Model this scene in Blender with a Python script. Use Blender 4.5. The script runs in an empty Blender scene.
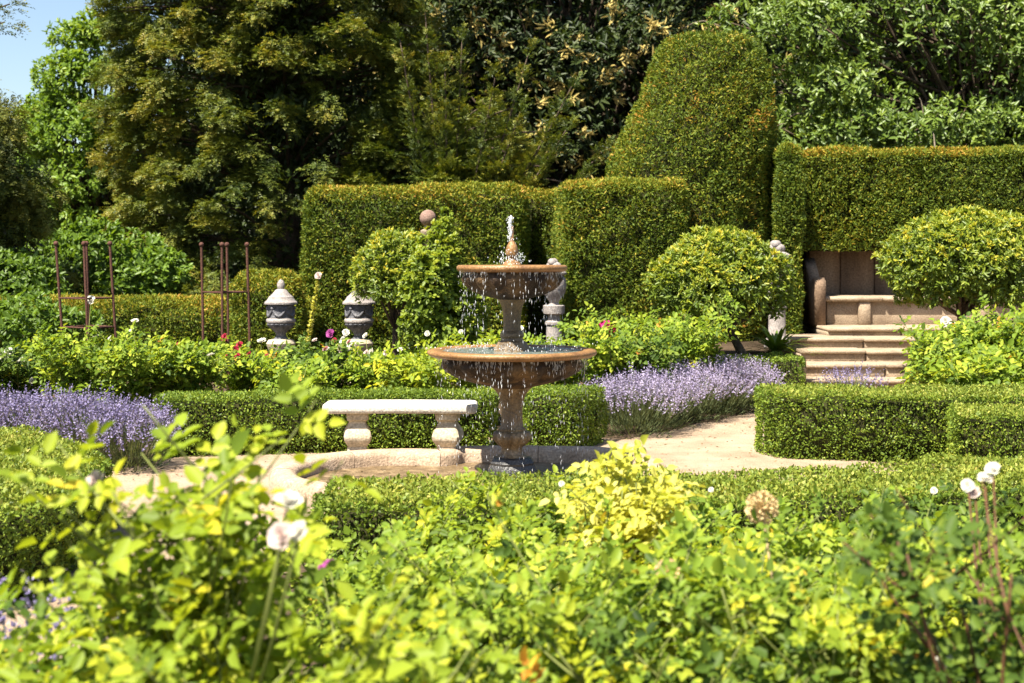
import bpy, math, random
import numpy as np
from mathutils import Vector

R = math.radians
scn = bpy.context.scene
col = scn.collection

# ------------------------------------------------------------------ camera, light, exposure
F = 1422.0            # focal length in pixels of the 1024 px wide frame (50 mm lens)
EYE = 1.62            # eye height above the garden's gravel
HOR = 258.0           # picture row of the horizon

cam_d = bpy.data.cameras.new("camera")
cam_d.lens, cam_d.sensor_width = 50.0, 36.0
cam_d.shift_y = -(341.5 - HOR) / 1024.0
cam_d.clip_start, cam_d.clip_end = 0.05, 900
cam_d.dof.use_dof = True
cam_d.dof.focus_distance = 10.7
cam_d.dof.aperture_fstop = 3.9
cam = bpy.data.objects.new("camera", cam_d)
cam.location = (0, 0, EYE)
cam.rotation_euler = (R(90), 0, 0)
col.objects.link(cam)
scn.camera = cam

SUN_EL, SUN_AZ = R(59), R(38)
S = Vector((-math.sin(SUN_AZ) * math.cos(SUN_EL), -math.cos(SUN_AZ) * math.cos(SUN_EL), math.sin(SUN_EL)))
world = bpy.data.worlds.new("World")
scn.world = world
world.use_nodes = True
wn = world.node_tree
sky = wn.nodes.new("ShaderNodeTexSky")
sky.sky_type = 'NISHITA'
sky.sun_disc = False
sky.sun_elevation = SUN_EL
sky.sun_rotation = math.atan2(S.x, S.y)
wn.links.new(sky.outputs[0], wn.nodes["Background"].inputs[0])
wn.nodes["Background"].inputs[1].default_value = 0.065
sun_d = bpy.data.lights.new("sun", 'SUN')
sun_d.energy = 5.0
sun_d.angle = R(0.5)
sun_d.color = (1.0, 0.925, 0.79)
sun = bpy.data.objects.new("sun", sun_d)
sun.rotation_euler = S.to_track_quat('Z', 'Y').to_euler()
sun.location = (-10, -10, 20)
col.objects.link(sun)

scn.view_settings.view_transform = 'Standard'
scn.view_settings.look = 'None'
scn.view_settings.exposure = 1.55
scn.view_settings.gamma = 1.0
scn.cycles.max_bounces = 7
scn.cycles.diffuse_bounces = 3
scn.cycles.glossy_bounces = 2
scn.cycles.transmission_bounces = 5
scn.cycles.transparent_max_bounces = 6
scn.cycles.caustics_reflective = False
scn.cycles.caustics_refractive = False
scn.cycles.sample_clamp_indirect = 6


def X(px, Y): return (px - 512.0) / F * Y
def Z(py, Y): return EYE - (py - HOR) / F * Y


# ------------------------------------------------------------------ materials
def nodes_of(m):
    m.use_nodes = True
    nt = m.node_tree
    nt.nodes.clear()
    return nt, nt.nodes, nt.links


def ramp_node(n, stops):
    r = n.new("ShaderNodeValToRGB")
    e = r.color_ramp.elements
    while len(e) < len(stops):
        e.new(0.5)
    for el, (p, c) in zip(e, stops):
        el.position = p
        el.color = (*c, 1)
    return r


GAIN = {"box_leaves": 1.75, "box_leaves_pale": 1.6, "clipped_yew": 1.75, "yew_tree_sprays": 1.5, "light_broad_leaves": 1.5, "glossy_broad_leaves": 1.5,
        "dome_shrub_leaves": 1.5, "climber_leaves": 1.5, "young_rose_leaves": 1.6, "rose_leaves": 1.95, "mature_rose_leaves": 1.7, "weeping_conifer_sprays": 1.4}


def leaf_mat(name, stops, transl=0.35, rough=0.5, spec=0.35, patch=3.0, tint=(1.25, 1.2, 0.5)):
    """leaves: every leaf has its own value 'var'; broad patches of growth shift it a little"""
    g = GAIN.get(name, 1.0)
    if g > 1: stops = [(p, (min(c[0] * g * (1.2 if 'rose' in name or 'climber' in name else 1.12), .6), min(c[1] * g, .6), c[2] * g * .8)) for p, c in stops]
    m = bpy.data.materials.new(name)
    nt, n, l = nodes_of(m)
    at = n.new("ShaderNodeAttribute"); at.attribute_name = "var"
    tc = n.new("ShaderNodeTexCoord")
    nz = n.new("ShaderNodeTexNoise"); nz.inputs["Scale"].default_value = patch; nz.inputs["Detail"].default_value = 2
    l.new(tc.outputs["Object"], nz.inputs["Vector"])
    ma = n.new("ShaderNodeMath"); ma.operation = 'MULTIPLY_ADD'
    ma.inputs[1].default_value = 0.7; ma.inputs[2].default_value = -0.35
    l.new(nz.outputs["Fac"], ma.inputs[0])
    ad = n.new("ShaderNodeMath"); ad.operation = 'ADD'; ad.use_clamp = True
    l.new(at.outputs["Fac"], ad.inputs[0]); l.new(ma.outputs[0], ad.inputs[1])
    rp = ramp_node(n, stops)
    l.new(ad.outputs[0], rp.inputs[0])
    pb = n.new("ShaderNodeBsdfPrincipled")
    l.new(rp.outputs[0], pb.inputs["Base Color"])
    pb.inputs["Roughness"].default_value = rough
    pb.inputs["Specular IOR Level"].default_value = spec
    out = n.new("ShaderNodeOutputMaterial")
    if transl > 0:
        mu = n.new("ShaderNodeMix"); mu.data_type = 'RGBA'; mu.blend_type = 'MULTIPLY'
        mu.inputs[0].default_value = 1
        l.new(rp.outputs[0], mu.inputs[6]); mu.inputs[7].default_value = (*tint, 1)
        tr = n.new("ShaderNodeBsdfTranslucent")
        l.new(mu.outputs[2], tr.inputs[0])
        mx = n.new("ShaderNodeMixShader"); mx.inputs[0].default_value = transl
        l.new(pb.outputs[0], mx.inputs[1]); l.new(tr.outputs[0], mx.inputs[2])
        l.new(mx.outputs[0], out.inputs[0])
    else:
        l.new(pb.outputs[0], out.inputs[0])
    return m


def stone_mat(name, stops, scale=4.0, rough=0.8, bump=0.3, fine=60.0, spec=0.3, streak=False):
    m = bpy.data.materials.new(name)
    nt, n, l = nodes_of(m)
    tc = n.new("ShaderNodeTexCoord")
    mp = n.new("ShaderNodeMapping")
    if streak:
        mp.inputs["Scale"].default_value = (1, 1, 0.18)
    l.new(tc.outputs["Object"], mp.inputs["Vector"])
    a = n.new("ShaderNodeTexNoise"); a.inputs["Scale"].default_value = scale; a.inputs["Detail"].default_value = 8
    a.inputs["Roughness"].default_value = 0.65
    l.new(mp.outputs[0], a.inputs["Vector"])
    rp = ramp_node(n, stops)
    l.new(a.outputs["Fac"], rp.inputs[0])
    b = n.new("ShaderNodeTexNoise"); b.inputs["Scale"].default_value = fine; b.inputs["Detail"].default_value = 4
    l.new(tc.outputs["Object"], b.inputs["Vector"])
    gr = ramp_node(n, [(0.32, (0.62, 0.62, 0.62)), (0.68, (1.18, 1.18, 1.18))])
    l.new(b.outputs["Fac"], gr.inputs[0])
    mu = n.new("ShaderNodeMix"); mu.data_type = 'RGBA'; mu.blend_type = 'MULTIPLY'; mu.inputs[0].default_value = 1
    l.new(rp.outputs[0], mu.inputs[6]); l.new(gr.outputs[0], mu.inputs[7])
    pb = n.new("ShaderNodeBsdfPrincipled")
    l.new(mu.outputs[2], pb.inputs["Base Color"])
    pb.inputs["Roughness"].default_value = rough
    pb.inputs["Specular IOR Level"].default_value = spec
    ad = n.new("ShaderNodeMath"); ad.operation = 'ADD'
    l.new(a.outputs["Fac"], ad.inputs[0]); l.new(b.outputs["Fac"], ad.inputs[1])
    bp = n.new("ShaderNodeBump"); bp.inputs["Strength"].default_value = bump; bp.inputs["Distance"].default_value = 0.02
    l.new(ad.outputs[0], bp.inputs["Height"])
    l.new(bp.outputs[0], pb.inputs["Normal"])
    out = n.new("ShaderNodeOutputMaterial")
    l.new(pb.outputs[0], out.inputs[0])
    return m


def plain_mat(name, c, rough=0.6, spec=0.3, metal=0.0, transl=0.0):
    return leaf_mat(name, [(0.0, tuple(0.75 * v for v in c)), (0.5, c), (1.0, tuple(min(1, 1.2 * v) for v in c))],
                    transl=transl, rough=rough, spec=spec, patch=9, tint=(1, 1, 1))


def water_mat(name):
    m = bpy.data.materials.new(name)
    nt, n, l = nodes_of(m)
    pb = n.new("ShaderNodeBsdfPrincipled")
    pb.inputs["Base Color"].default_value = (0.30, 0.36, 0.33, 1)
    pb.inputs["Roughness"].default_value = 0.06
    pb.inputs["IOR"].default_value = 1.33
    pb.inputs["Transmission Weight"].default_value = 0.6
    tc = n.new("ShaderNodeTexCoord")
    nz = n.new("ShaderNodeTexNoise"); nz.inputs["Scale"].default_value = 38; nz.inputs["Detail"].default_value = 4
    l.new(tc.outputs["Object"], nz.inputs["Vector"])
    bp = n.new("ShaderNodeBump"); bp.inputs["Strength"].default_value = 0.6; bp.inputs["Distance"].default_value = 0.02
    l.new(nz.outputs["Fac"], bp.inputs["Height"]); l.new(bp.outputs[0], pb.inputs["Normal"])
    out = n.new("ShaderNodeOutputMaterial")
    l.new(pb.outputs[0], out.inputs[0])
    return m


def spray_mat(name):
    m = bpy.data.materials.new(name)
    nt, n, l = nodes_of(m)
    pb = n.new("ShaderNodeBsdfPrincipled")
    pb.inputs["Base Color"].default_value = (0.88, 0.90, 0.92, 1)
    pb.inputs["Roughness"].default_value = 0.12
    pb.inputs["Specular IOR Level"].default_value = 0.8
    tr = n.new("ShaderNodeBsdfTranslucent"); tr.inputs[0].default_value = (0.9, 0.92, 0.95, 1)
    mx = n.new("ShaderNodeMixShader"); mx.inputs[0].default_value = 0.35
    l.new(pb.outputs[0], mx.inputs[1]); l.new(tr.outputs[0], mx.inputs[2])
    out = n.new("ShaderNodeOutputMaterial")
    l.new(mx.outputs[0], out.inputs[0])
    return m


M = {}
# clipped box, yew, shrubs, roses, trees (linear base colours)
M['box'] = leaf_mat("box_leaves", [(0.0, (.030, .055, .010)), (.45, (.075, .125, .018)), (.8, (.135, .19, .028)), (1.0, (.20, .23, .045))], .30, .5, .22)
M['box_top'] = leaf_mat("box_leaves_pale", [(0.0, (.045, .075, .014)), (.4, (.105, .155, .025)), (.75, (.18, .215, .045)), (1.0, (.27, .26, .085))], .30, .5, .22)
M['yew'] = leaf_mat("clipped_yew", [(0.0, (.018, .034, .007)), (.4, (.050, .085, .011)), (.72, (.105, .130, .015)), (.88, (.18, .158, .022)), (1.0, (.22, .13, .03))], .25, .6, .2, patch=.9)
M['twig'] = leaf_mat("inner_twigs", [(0.0, (.020, .022, .008)), (1.0, (.040, .038, .014))], 0, .9, .1)  # solid twig core of the hedges; inner shade put into its dark colour
M['yew_tree'] = leaf_mat("yew_tree_sprays", [(0.0, (.018, .034, .008)), (.35, (.044, .072, .012)), (.7, (.088, .114, .018)), (.92, (.14, .15, .024)), (1.0, (.17, .155, .03))], .28, .55, patch=.35)
M['dark_yew'] = leaf_mat("dark_conifer_sprays", [(0.0, (.012, .022, .006)), (.5, (.045, .062, .012)), (1.0, (.12, .115, .022))], .22, .55, patch=.4)
M['weep'] = leaf_mat("weeping_conifer_sprays", [(0.0, (.016, .026, .008)), (.5, (.046, .072, .013)), (1.0, (.15, .16, .028))], .25, .55, patch=.5)
M['lime'] = leaf_mat("light_broad_leaves", [(0.0, (.045, .09, .012)), (.5, (.10, .18, .024)), (1.0, (.18, .25, .04))], .4, .45, patch=.5)
M['dark_leaf'] = leaf_mat("dark_broad_leaves", [(0.0, (.014, .028, .008)), (.6, (.040, .062, .014)), (1.0, (.085, .105, .025))], .25, .5, .3, patch=.4)
M['oak'] = leaf_mat("glossy_broad_leaves", [(0.0, (.030, .058, .012)), (.5, (.075, .13, .024)), (1.0, (.14, .20, .04))], .3, .42, .4, patch=.5)
M['catkin'] = plain_mat("cream_catkins", (.50, .40, .14), .7, .2, transl=.3)
M['shrub'] = leaf_mat("dome_shrub_leaves", [(0.0, (.035, .065, .010)), (.45, (.10, .155, .020)), (.75, (.20, .24, .026)), (1.0, (.33, .30, .04))], .35, .42)
M['climb'] = leaf_mat("climber_leaves", [(0.0, (.035, .07, .010)), (.5, (.11, .18, .022)), (1.0, (.22, .28, .035))], .4, .45)
M['rose_bright'] = leaf_mat("young_rose_leaves", [(0.0, (.05, .095, .012)), (.4, (.125, .20, .020)), (.75, (.215, .275, .024)), (1.0, (.33, .30, .03))], .42, .5, .2)
M['rose_mid'] = leaf_mat("rose_leaves", [(0.0, (.025, .055, .010)), (.45, (.085, .15, .018)), (.85, (.18, .235, .030)), (.95, (.28, .27, .03)), (1.0, (.26, .14, .03))], .42, .5, .2)
M['rose_dark'] = leaf_mat("mature_rose_leaves", [(0.0, (.014, .034, .009)), (.5, (.05, .10, .018)), (.85, (.115, .175, .028)), (.96, (.28, .26, .03)), (1.0, (.22, .10, .03))], .42, .5, .2)
M['rose_yellow'] = leaf_mat("yellow_rose_leaves", [(0.0, (.26, .30, .03)), (.4, (.50, .49, .07)), (1.0, (.66, .61, .20))], .42, .5, .2)
M['lav_leaf'] = leaf_mat("lavender_leaves", [(0.0, (.06, .085, .035)), (1.0, (.16, .19, .08))], .25, .7, .2)
M['lav'] = leaf_mat("lavender_flowers", [(0.0, (.11, .09, .18)), (.5, (.21, .18, .34)), (1.0, (.40, .36, .54))], .25, .8, .1)
M['strap'] = leaf_mat("strap_leaves", [(0.0, (.10, .17, .02)), (1.0, (.26, .34, .04))], .4, .5, .3)
M['cane'] = plain_mat("rose_canes", (.13, .15, .035), .6)
M['red_cane'] = plain_mat("red_canes", (.10, .045, .022), .6)
M['bark'] = stone_mat("bark", [(.3, (.045, .032, .022)), (.7, (.16, .12, .085))], 9, .95, .6, 40, .1, streak=True)
M['grey_bark'] = stone_mat("bare_grey_twigs", [(.3, (.16, .13, .10)), (.7, (.34, .28, .21))], 9, .95, .4, 40, .1)
M['white'] = plain_mat("white_petals", (.72, .69, .60), .6, .2, transl=.3)
M['blush'] = plain_mat("blush_petals", (.66, .54, .49), .6, .2, transl=.3)
M['pink'] = plain_mat("magenta_petals", (.56, .03, .20), .6, .2, transl=.3)
M['red'] = plain_mat("crimson_petals", (.36, .025, .055), .6, .2, transl=.3)
M['mauve'] = plain_mat("mauve_petals", (.36, .07, .26), .6, .2, transl=.3)
M['dry'] = plain_mat("dried_petals", (.55, .36, .20), .8, .1, transl=.3)
M['straw'] = plain_mat("straw_seed_head", (.62, .47, .24), .7, .15, transl=.2)
M['limestone'] = stone_mat("pale_limestone", [(.28, (.34, .27, .18)), (.5, (.50, .42, .30)), (.75, (.62, .55, .43))], 5, .85, .25)
M['lav_pale'] = leaf_mat("pale_lavender_flowers", [(0.0, (.17, .14, .25)), (.5, (.34, .29, .45)), (1.0, (.54, .49, .64))], .25, .8, .1)
M['ball'] = stone_mat("pinkish_stone", [(.3, (0.176, 0.104, 0.080)), (.7, (0.304, 0.200, 0.160))], 9, .9, .3)
M['seat'] = stone_mat("white_bench_stone", [(.28, (.40, .36, .29)), (.45, (.58, .54, .47)), (.7, (.70, .67, .60))], 5, .85, .25)
M['kerb'] = stone_mat("pool_kerb_stone", [(.25, (0.255, 0.178, 0.119)), (.5, (0.425, 0.315, 0.221)), (.8, (0.527, 0.425, 0.323))], 5, .9, .4)
M['sand'] = stone_mat("weathered_sandstone", [(.25, (0.208, 0.148, 0.100)), (.5, (0.344, 0.264, 0.184)), (.8, (0.448, 0.360, 0.264))], 3, .9, .4)
M['wall'] = stone_mat("stained_alcove_stone", [(.3, (.10, .07, .05)), (.5, (.22, .15, .10)), (.75, (.33, .24, .165))], 2.4, .9, .3, 40, .2, streak=True)
M['urn_dark'] = stone_mat("grey_lichen_stone", [(.3, (0.068, 0.068, 0.075)), (.55, (0.143, 0.143, 0.158)), (.8, (0.255, 0.247, 0.247))], 14, .85, .6, 50)
M['urn_pale'] = stone_mat("pale_grey_stone", [(.3, (0.236, 0.205, 0.192)), (.7, (0.384, 0.347, 0.322))], 8, .9, .4)
M['ochre'] = stone_mat("ochre_wet_stone", [(.25, (.14, .065, .024)), (.5, (.27, .14, .048)), (.8, (.40, .24, .10))], 7, .42, .35, 70, .5)
M['wet'] = stone_mat("dark_wet_stone", [(.3, (.008, .005, .003)), (.48, (.028, .016, .009)), (.68, (.17, .105, .048))], 6, .6, .5, 60, .3, streak=True)  # wet bowl stone, with the shade of the undersides put into its colour
M['stem'] = stone_mat("mossy_wet_stone", [(.3, (.05, .031, .014)), (.5, (.17, .115, .058)), (.72, (.36, .265, .15))], 7, .45, .5, 60, .5, streak=True)
M['foot'] = stone_mat("black_wet_stone", [(.3, (0.018, 0.018, 0.019)), (.8, (0.080, 0.076, 0.072))], 8, .4, .5, 60, .6)
M['rust'] = stone_mat("rusty_iron", [(.3, (.06, .024, .016)), (.7, (.13, .055, .036))], 30, .8, .3, 90)
M['gravel'] = stone_mat("gravel_path", [(.3, (.27, .19, .125)), (.5, (.37, .275, .19)), (.72, (.46, .355, .26))], 2.2, .95, .6, 90, .1)
M['soil'] = stone_mat("bed_soil", [(.3, (.045, .032, .02)), (.6, (.10, .07, .045)), (.8, (.07, .085, .03))], 1.5, .95, .6, 30, .1)
M['water'] = water_mat("basin_water")
M['spray'] = spray_mat("falling_drops")

# ------------------------------------------------------------------ mesh helpers
rng = np.random.default_rng(11)


def unit(a):
    return a / np.maximum(np.linalg.norm(a, axis=-1, keepdims=True), 1e-9)


def rand_unit(n):
    return unit(rng.normal(size=(n, 3)))


def wob(p, s, seed=0):
    """smooth 3-D wobble in about -1..1"""
    r = np.random.default_rng(seed)
    o = np.zeros(len(p))
    for k in range(5):
        d = unit(r.normal(size=(1, 3)))[0] * s * (1 + .55 * k)
        o += np.sin(p @ d + r.uniform(0, 6.28)) / (1 + .45 * k)
    return o / 2.2


class MB:
    """collects vertices and faces; build() links them as ONE mesh object"""
    def __init__(self):
        self.v, self.f, self.a, self.n = [], [], [], 0

    def add(self, v, f, var=0.5):
        v = np.asarray(v, float).reshape(-1, 3)
        self.v.append(v)
        for g in (f if isinstance(f, list) else [f]):
            self.f.append(np.asarray(g, int) + self.n)
        self.a.append(np.broadcast_to(np.asarray(var, float), (len(v),)))
        self.n += len(v)
        return self

    # ---- solids
    def lathe(self, prof, seg=32, c=(0, 0, 0), lobes=None, phase=0.0, sq=None):
        """prof: (r, z) pairs upwards or downwards; lobes: function(i, theta) -> factor on r"""
        th = np.arange(seg) / seg * 2 * np.pi + phase
        vs = []
        for i, (r, z) in enumerate(prof):
            k = np.ones(seg) if lobes is None else lobes(i, th)
            if sq:
                k = k / np.maximum(np.abs(np.cos(th)), np.abs(np.sin(th)) ) ** sq
            vs.append(np.stack([c[0] + r * k * np.cos(th), c[1] + r * k * np.sin(th), np.full(seg, c[2] + z)], 1))
        v = np.concatenate(vs)
        q = []
        m = len(prof)
        i0 = np.arange(seg); i1 = (i0 + 1) % seg
        for j in range(m - 1):
            q.append(np.stack([j * seg + i0, j * seg + i1, (j + 1) * seg + i1, (j + 1) * seg + i0], 1))
        fs = [np.concatenate(q)]
        if prof[0][0] > 1e-4: fs.append(np.arange(seg)[None, ::-1])
        if prof[-1][0] > 1e-4: fs.append(((m - 1) * seg + np.arange(seg))[None])
        return self.add(v, fs)

    def box(self, c, s, bev=0.0, rz=0.0):
        x, y, z = (k / 2 for k in s)
        b = min(bev, x * .9, y * .9, z * .9)
        if b <= 0:
            v = np.array([[sx * x, sy * y, sz * z] for sz in (-1, 1) for sx, sy in ((-1, -1), (1, -1), (1, 1), (-1, 1))])
            rings = 2; k = 4
        else:
            def ring(ins, zz):
                xx, yy = x - ins, y - ins
                return [[-xx + b, -yy, zz], [xx - b, -yy, zz], [xx, -yy + b, zz], [xx, yy - b, zz], [xx - b, yy, zz], [-xx + b, yy, zz], [-xx, yy - b, zz], [-xx, -yy + b, zz]]
            v = np.array(ring(b * .6, -z) + ring(0, -z + b) + ring(0, z - b) + ring(b * .6, z)); rings = 4; k = 8
        ca, sa = math.cos(rz), math.sin(rz)
        v = v @ np.array([[ca, sa, 0], [-sa, ca, 0], [0, 0, 1]]) + np.array(c)
        i0 = np.arange(k); i1 = (i0 + 1) % k
        q = np.concatenate([np.stack([j * k + i0, j * k + i1, (j + 1) * k + i1, (j + 1) * k + i0], 1) for j in range(rings - 1)])
        return self.add(v, [q, np.arange(k)[None, ::-1], ((rings - 1) * k + np.arange(k))[None]])

    def tube(self, pts, rad, sides=6, var=0.5):
        p = np.asarray(pts, float); n = len(p)
        rad = np.broadcast_to(np.asarray(rad, float), (n,))
        t = unit(np.gradient(p, axis=0))
        ref = np.array([0.31, 0.17, 0.93]) if abs(t[:, 2]).mean() < .9 else np.array([1., .1, 0])
        a = unit(np.cross(t, ref)); b = np.cross(t, a)
        th = np.arange(sides) / sides * 2 * np.pi
        v = p[:, None] + rad[:, None, None] * (a[:, None] * np.cos(th)[None, :, None] + b[:, None] * np.sin(th)[None, :, None])
        i0 = np.arange(sides); i1 = (i0 + 1) % sides
        q = np.concatenate([np.stack([j * sides + i0, j * sides + i1, (j + 1) * sides + i1, (j + 1) * sides + i0], 1) for j in range(n - 1)])
        return self.add(v.reshape(-1, 3), [q, np.arange(sides)[None, ::-1], ((n - 1) * sides + np.arange(sides))[None]], var)

    def prism(self, poly, z0, z1, inset=0.0):
        p = np.asarray(poly, float)
        if inset:
            p = offset_poly(p, -inset)
        k = len(p)
        v = np.concatenate([np.c_[p, np.full(k, z0)], np.c_[p, np.full(k, z1)]])
        i0 = np.arange(k); i1 = (i0 + 1) % k
        return self.add(v, [np.stack([i0, i1, k + i1, k + i0], 1), np.arange(k)[None, ::-1], (k + np.arange(k))[None]])

    def ball(self, c, r, seg=16, rings=10, squash=1.0):
        prof = [(max(r * math.sin(math.pi * j / rings), 1e-5), -r * squash * math.cos(math.pi * j / rings)) for j in range(rings + 1)]
        return self.lathe(prof, seg, c)

    # ---- leaves
    def diamonds(self, P, D, N, L, W, var):
        n = len(P)
        if n == 0: return self
        D = unit(D); Sd = unit(np.cross(D, N))
        L = np.broadcast_to(L, (n,))[:, None]; W = np.broadcast_to(W, (n,))[:, None]
        v = np.stack([P, P + D * L * .45 + Sd * W * .5, P + D * L, P + D * L * .45 - Sd * W * .5], 1)
        return self.add(v.reshape(-1, 3), np.arange(4 * n).reshape(n, 4), np.repeat(var, 4))

    def leaves(self, P, D, N, L, W, var, fold=.25, droop=.15):
        """folded pointed-oval leaves: two halves of four corners meeting at the midrib"""
        n = len(P)
        if n == 0: return self
        D = unit(D); Sd = unit(np.cross(D, N)); Nn = np.cross(Sd, D)
        L = np.broadcast_to(L, (n,))[:, None]; W = np.broadcast_to(W, (n,))[:, None] * .5
        up = Nn * W * fold * 1.6
        tip = P + D * L - Nn * L * droop
        v = np.stack([P, P + D * L * .28 + Sd * W * .92 + up, P + D * L * .68 + Sd * W * .78 + up - Nn * L * droop * .4, tip,
                      P + D * L * .68 - Sd * W * .78 + up - Nn * L * droop * .4, P + D * L * .28 - Sd * W * .92 + up], 1)
        b = np.arange(n)[:, None] * 6
        q = np.concatenate([b + np.array([[0, 1, 2, 3]]), b + np.array([[0, 3, 4, 5]])])
        return self.add(v.reshape(-1, 3), q, np.repeat(var, 6))

    def build(self, name, mat, parent=None, origin=None, smooth=False, angle=40):
        me = bpy.data.meshes.new(name)
        v = np.concatenate(self.v)
        off = np.array(parent.location if parent is not None and origin is None else (origin if origin is not None else (0, 0, 0)), float)
        v = v - off
        loops, starts, pos = [], [], 0
        for g in self.f:
            k = g.shape[1]
            loops.append(g.ravel()); starts.append(pos + np.arange(len(g)) * k); pos += g.size
        loops = np.concatenate(loops); starts = np.concatenate(starts)
        me.vertices.add(len(v)); me.vertices.foreach_set("co", v.ravel())
        me.loops.add(len(loops)); me.loops.foreach_set("vertex_index", loops.astype(np.int32))
        me.polygons.add(len(starts)); me.polygons.foreach_set("loop_start", starts.astype(np.int32))
        me.update(calc_edges=True)
        me.attributes.new("var", 'FLOAT', 'POINT').data.foreach_set("value", np.concatenate(self.a).astype(np.float32))
        me.materials.append(mat)
        if smooth:
            me.polygons.foreach_set("use_smooth", np.ones(len(starts), bool))
            me.set_sharp_from_angle(angle=R(angle))
        o = bpy.data.objects.new(name, me)
        col.objects.link(o)
        if parent is not None:
            o.parent = parent
        elif origin is not None:
            o.location = origin
        return o


def tag(o, label=None, cat=None, group=None, kind=None):
    if label: o["label"] = label
    if cat: o["category"] = cat
    if group: o["group"] = group
    if kind: o["kind"] = kind
    return o


def thing(name, loc, label, cat, group=None):
    o = bpy.data.objects.new(name, None)
    o.empty_display_size = .1
    o.location = loc
    col.objects.link(o)
    return tag(o, label, cat, group)


def offset_poly(p, d):
    """d > 0 grows a counter-clockwise outline"""
    a = p - np.roll(p, 1, 0); b = np.roll(p, -1, 0) - p
    na = unit(np.c_[a[:, 1], -a[:, 0]]); nb = unit(np.c_[b[:, 1], -b[:, 0]])
    m = unit(na + nb)
    return p + m * d / np.maximum((m * nb).sum(1, keepdims=True), .5)


def ccw(p):
    p = np.asarray(p, float)
    return p[::-1] if (p[:, 0] * np.roll(p[:, 1], -1) - np.roll(p[:, 0], -1) * p[:, 1]).sum() < 0 else p


def round_poly(p, r, n=4):
    p = ccw(p); out = []
    for i in range(len(p)):
        a, b, c = p[i - 1], p[i], p[(i + 1) % len(p)]
        ra = min(r, .45 * np.linalg.norm(a - b)); rc = min(r, .45 * np.linalg.norm(c - b))
        s = b + unit(a - b) * ra; e = b + unit(c - b) * rc
        for t in np.linspace(0, 1, n):
            out.append((1 - t) ** 2 * s + 2 * t * (1 - t) * b + t * t * e)
    return np.array(out)


def inside(p, poly):
    x, y = p[:, 0], p[:, 1]
    r = np.zeros(len(p), bool)
    a = poly; b = np.roll(poly, -1, 0)
    for (x0, y0), (x1, y1) in zip(a, b):
        c = (y0 > y) != (y1 > y)
        r ^= c & (x < (x1 - x0) * (y - y0) / (y1 - y0 + 1e-12) + x0)
    return r


def edge_dist(p, poly):
    d = np.full(len(p), 1e9)
    for a, b in zip(poly, np.roll(poly, -1, 0)):
        ab = b - a
        t = np.clip(((p - a) @ ab) / (ab @ ab + 1e-12), 0, 1)
        d = np.minimum(d, np.linalg.norm(p - (a + t[:, None] * ab), axis=1))
    return d


# ------------------------------------------------------------------ foliage generators
def clip_surface(mb, P, N, leaf, asp, var, amp, scale, depth, seed):
    n = len(P)
    pit = np.clip(-wob(P, .62 / leaf, seed + 9) - .15, 0, 1)
    keep = rng.uniform(size=n) > pit * .55
    P, N, var, pit = P[keep], N[keep], np.asarray(var)[keep], pit[keep]
    n = len(P)
    P = P - N * (pit * leaf * 1.6)[:, None]
    P = P + N * (wob(P, scale, seed) * amp + wob(P, scale * 4.1, seed + 3) * amp * .45 - rng.uniform(0, depth, n))[:, None]
    D = unit(N * .55 + rand_unit(n) * .85 + np.array([0, 0, .22]))
    L = leaf * rng.uniform(.65, 1.35, n)
    mb.diamonds(P - D * L[:, None] * .3, D, rand_unit(n) + N * .5 + np.array([0, 0, .3]), L, L * asp, var)


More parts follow.
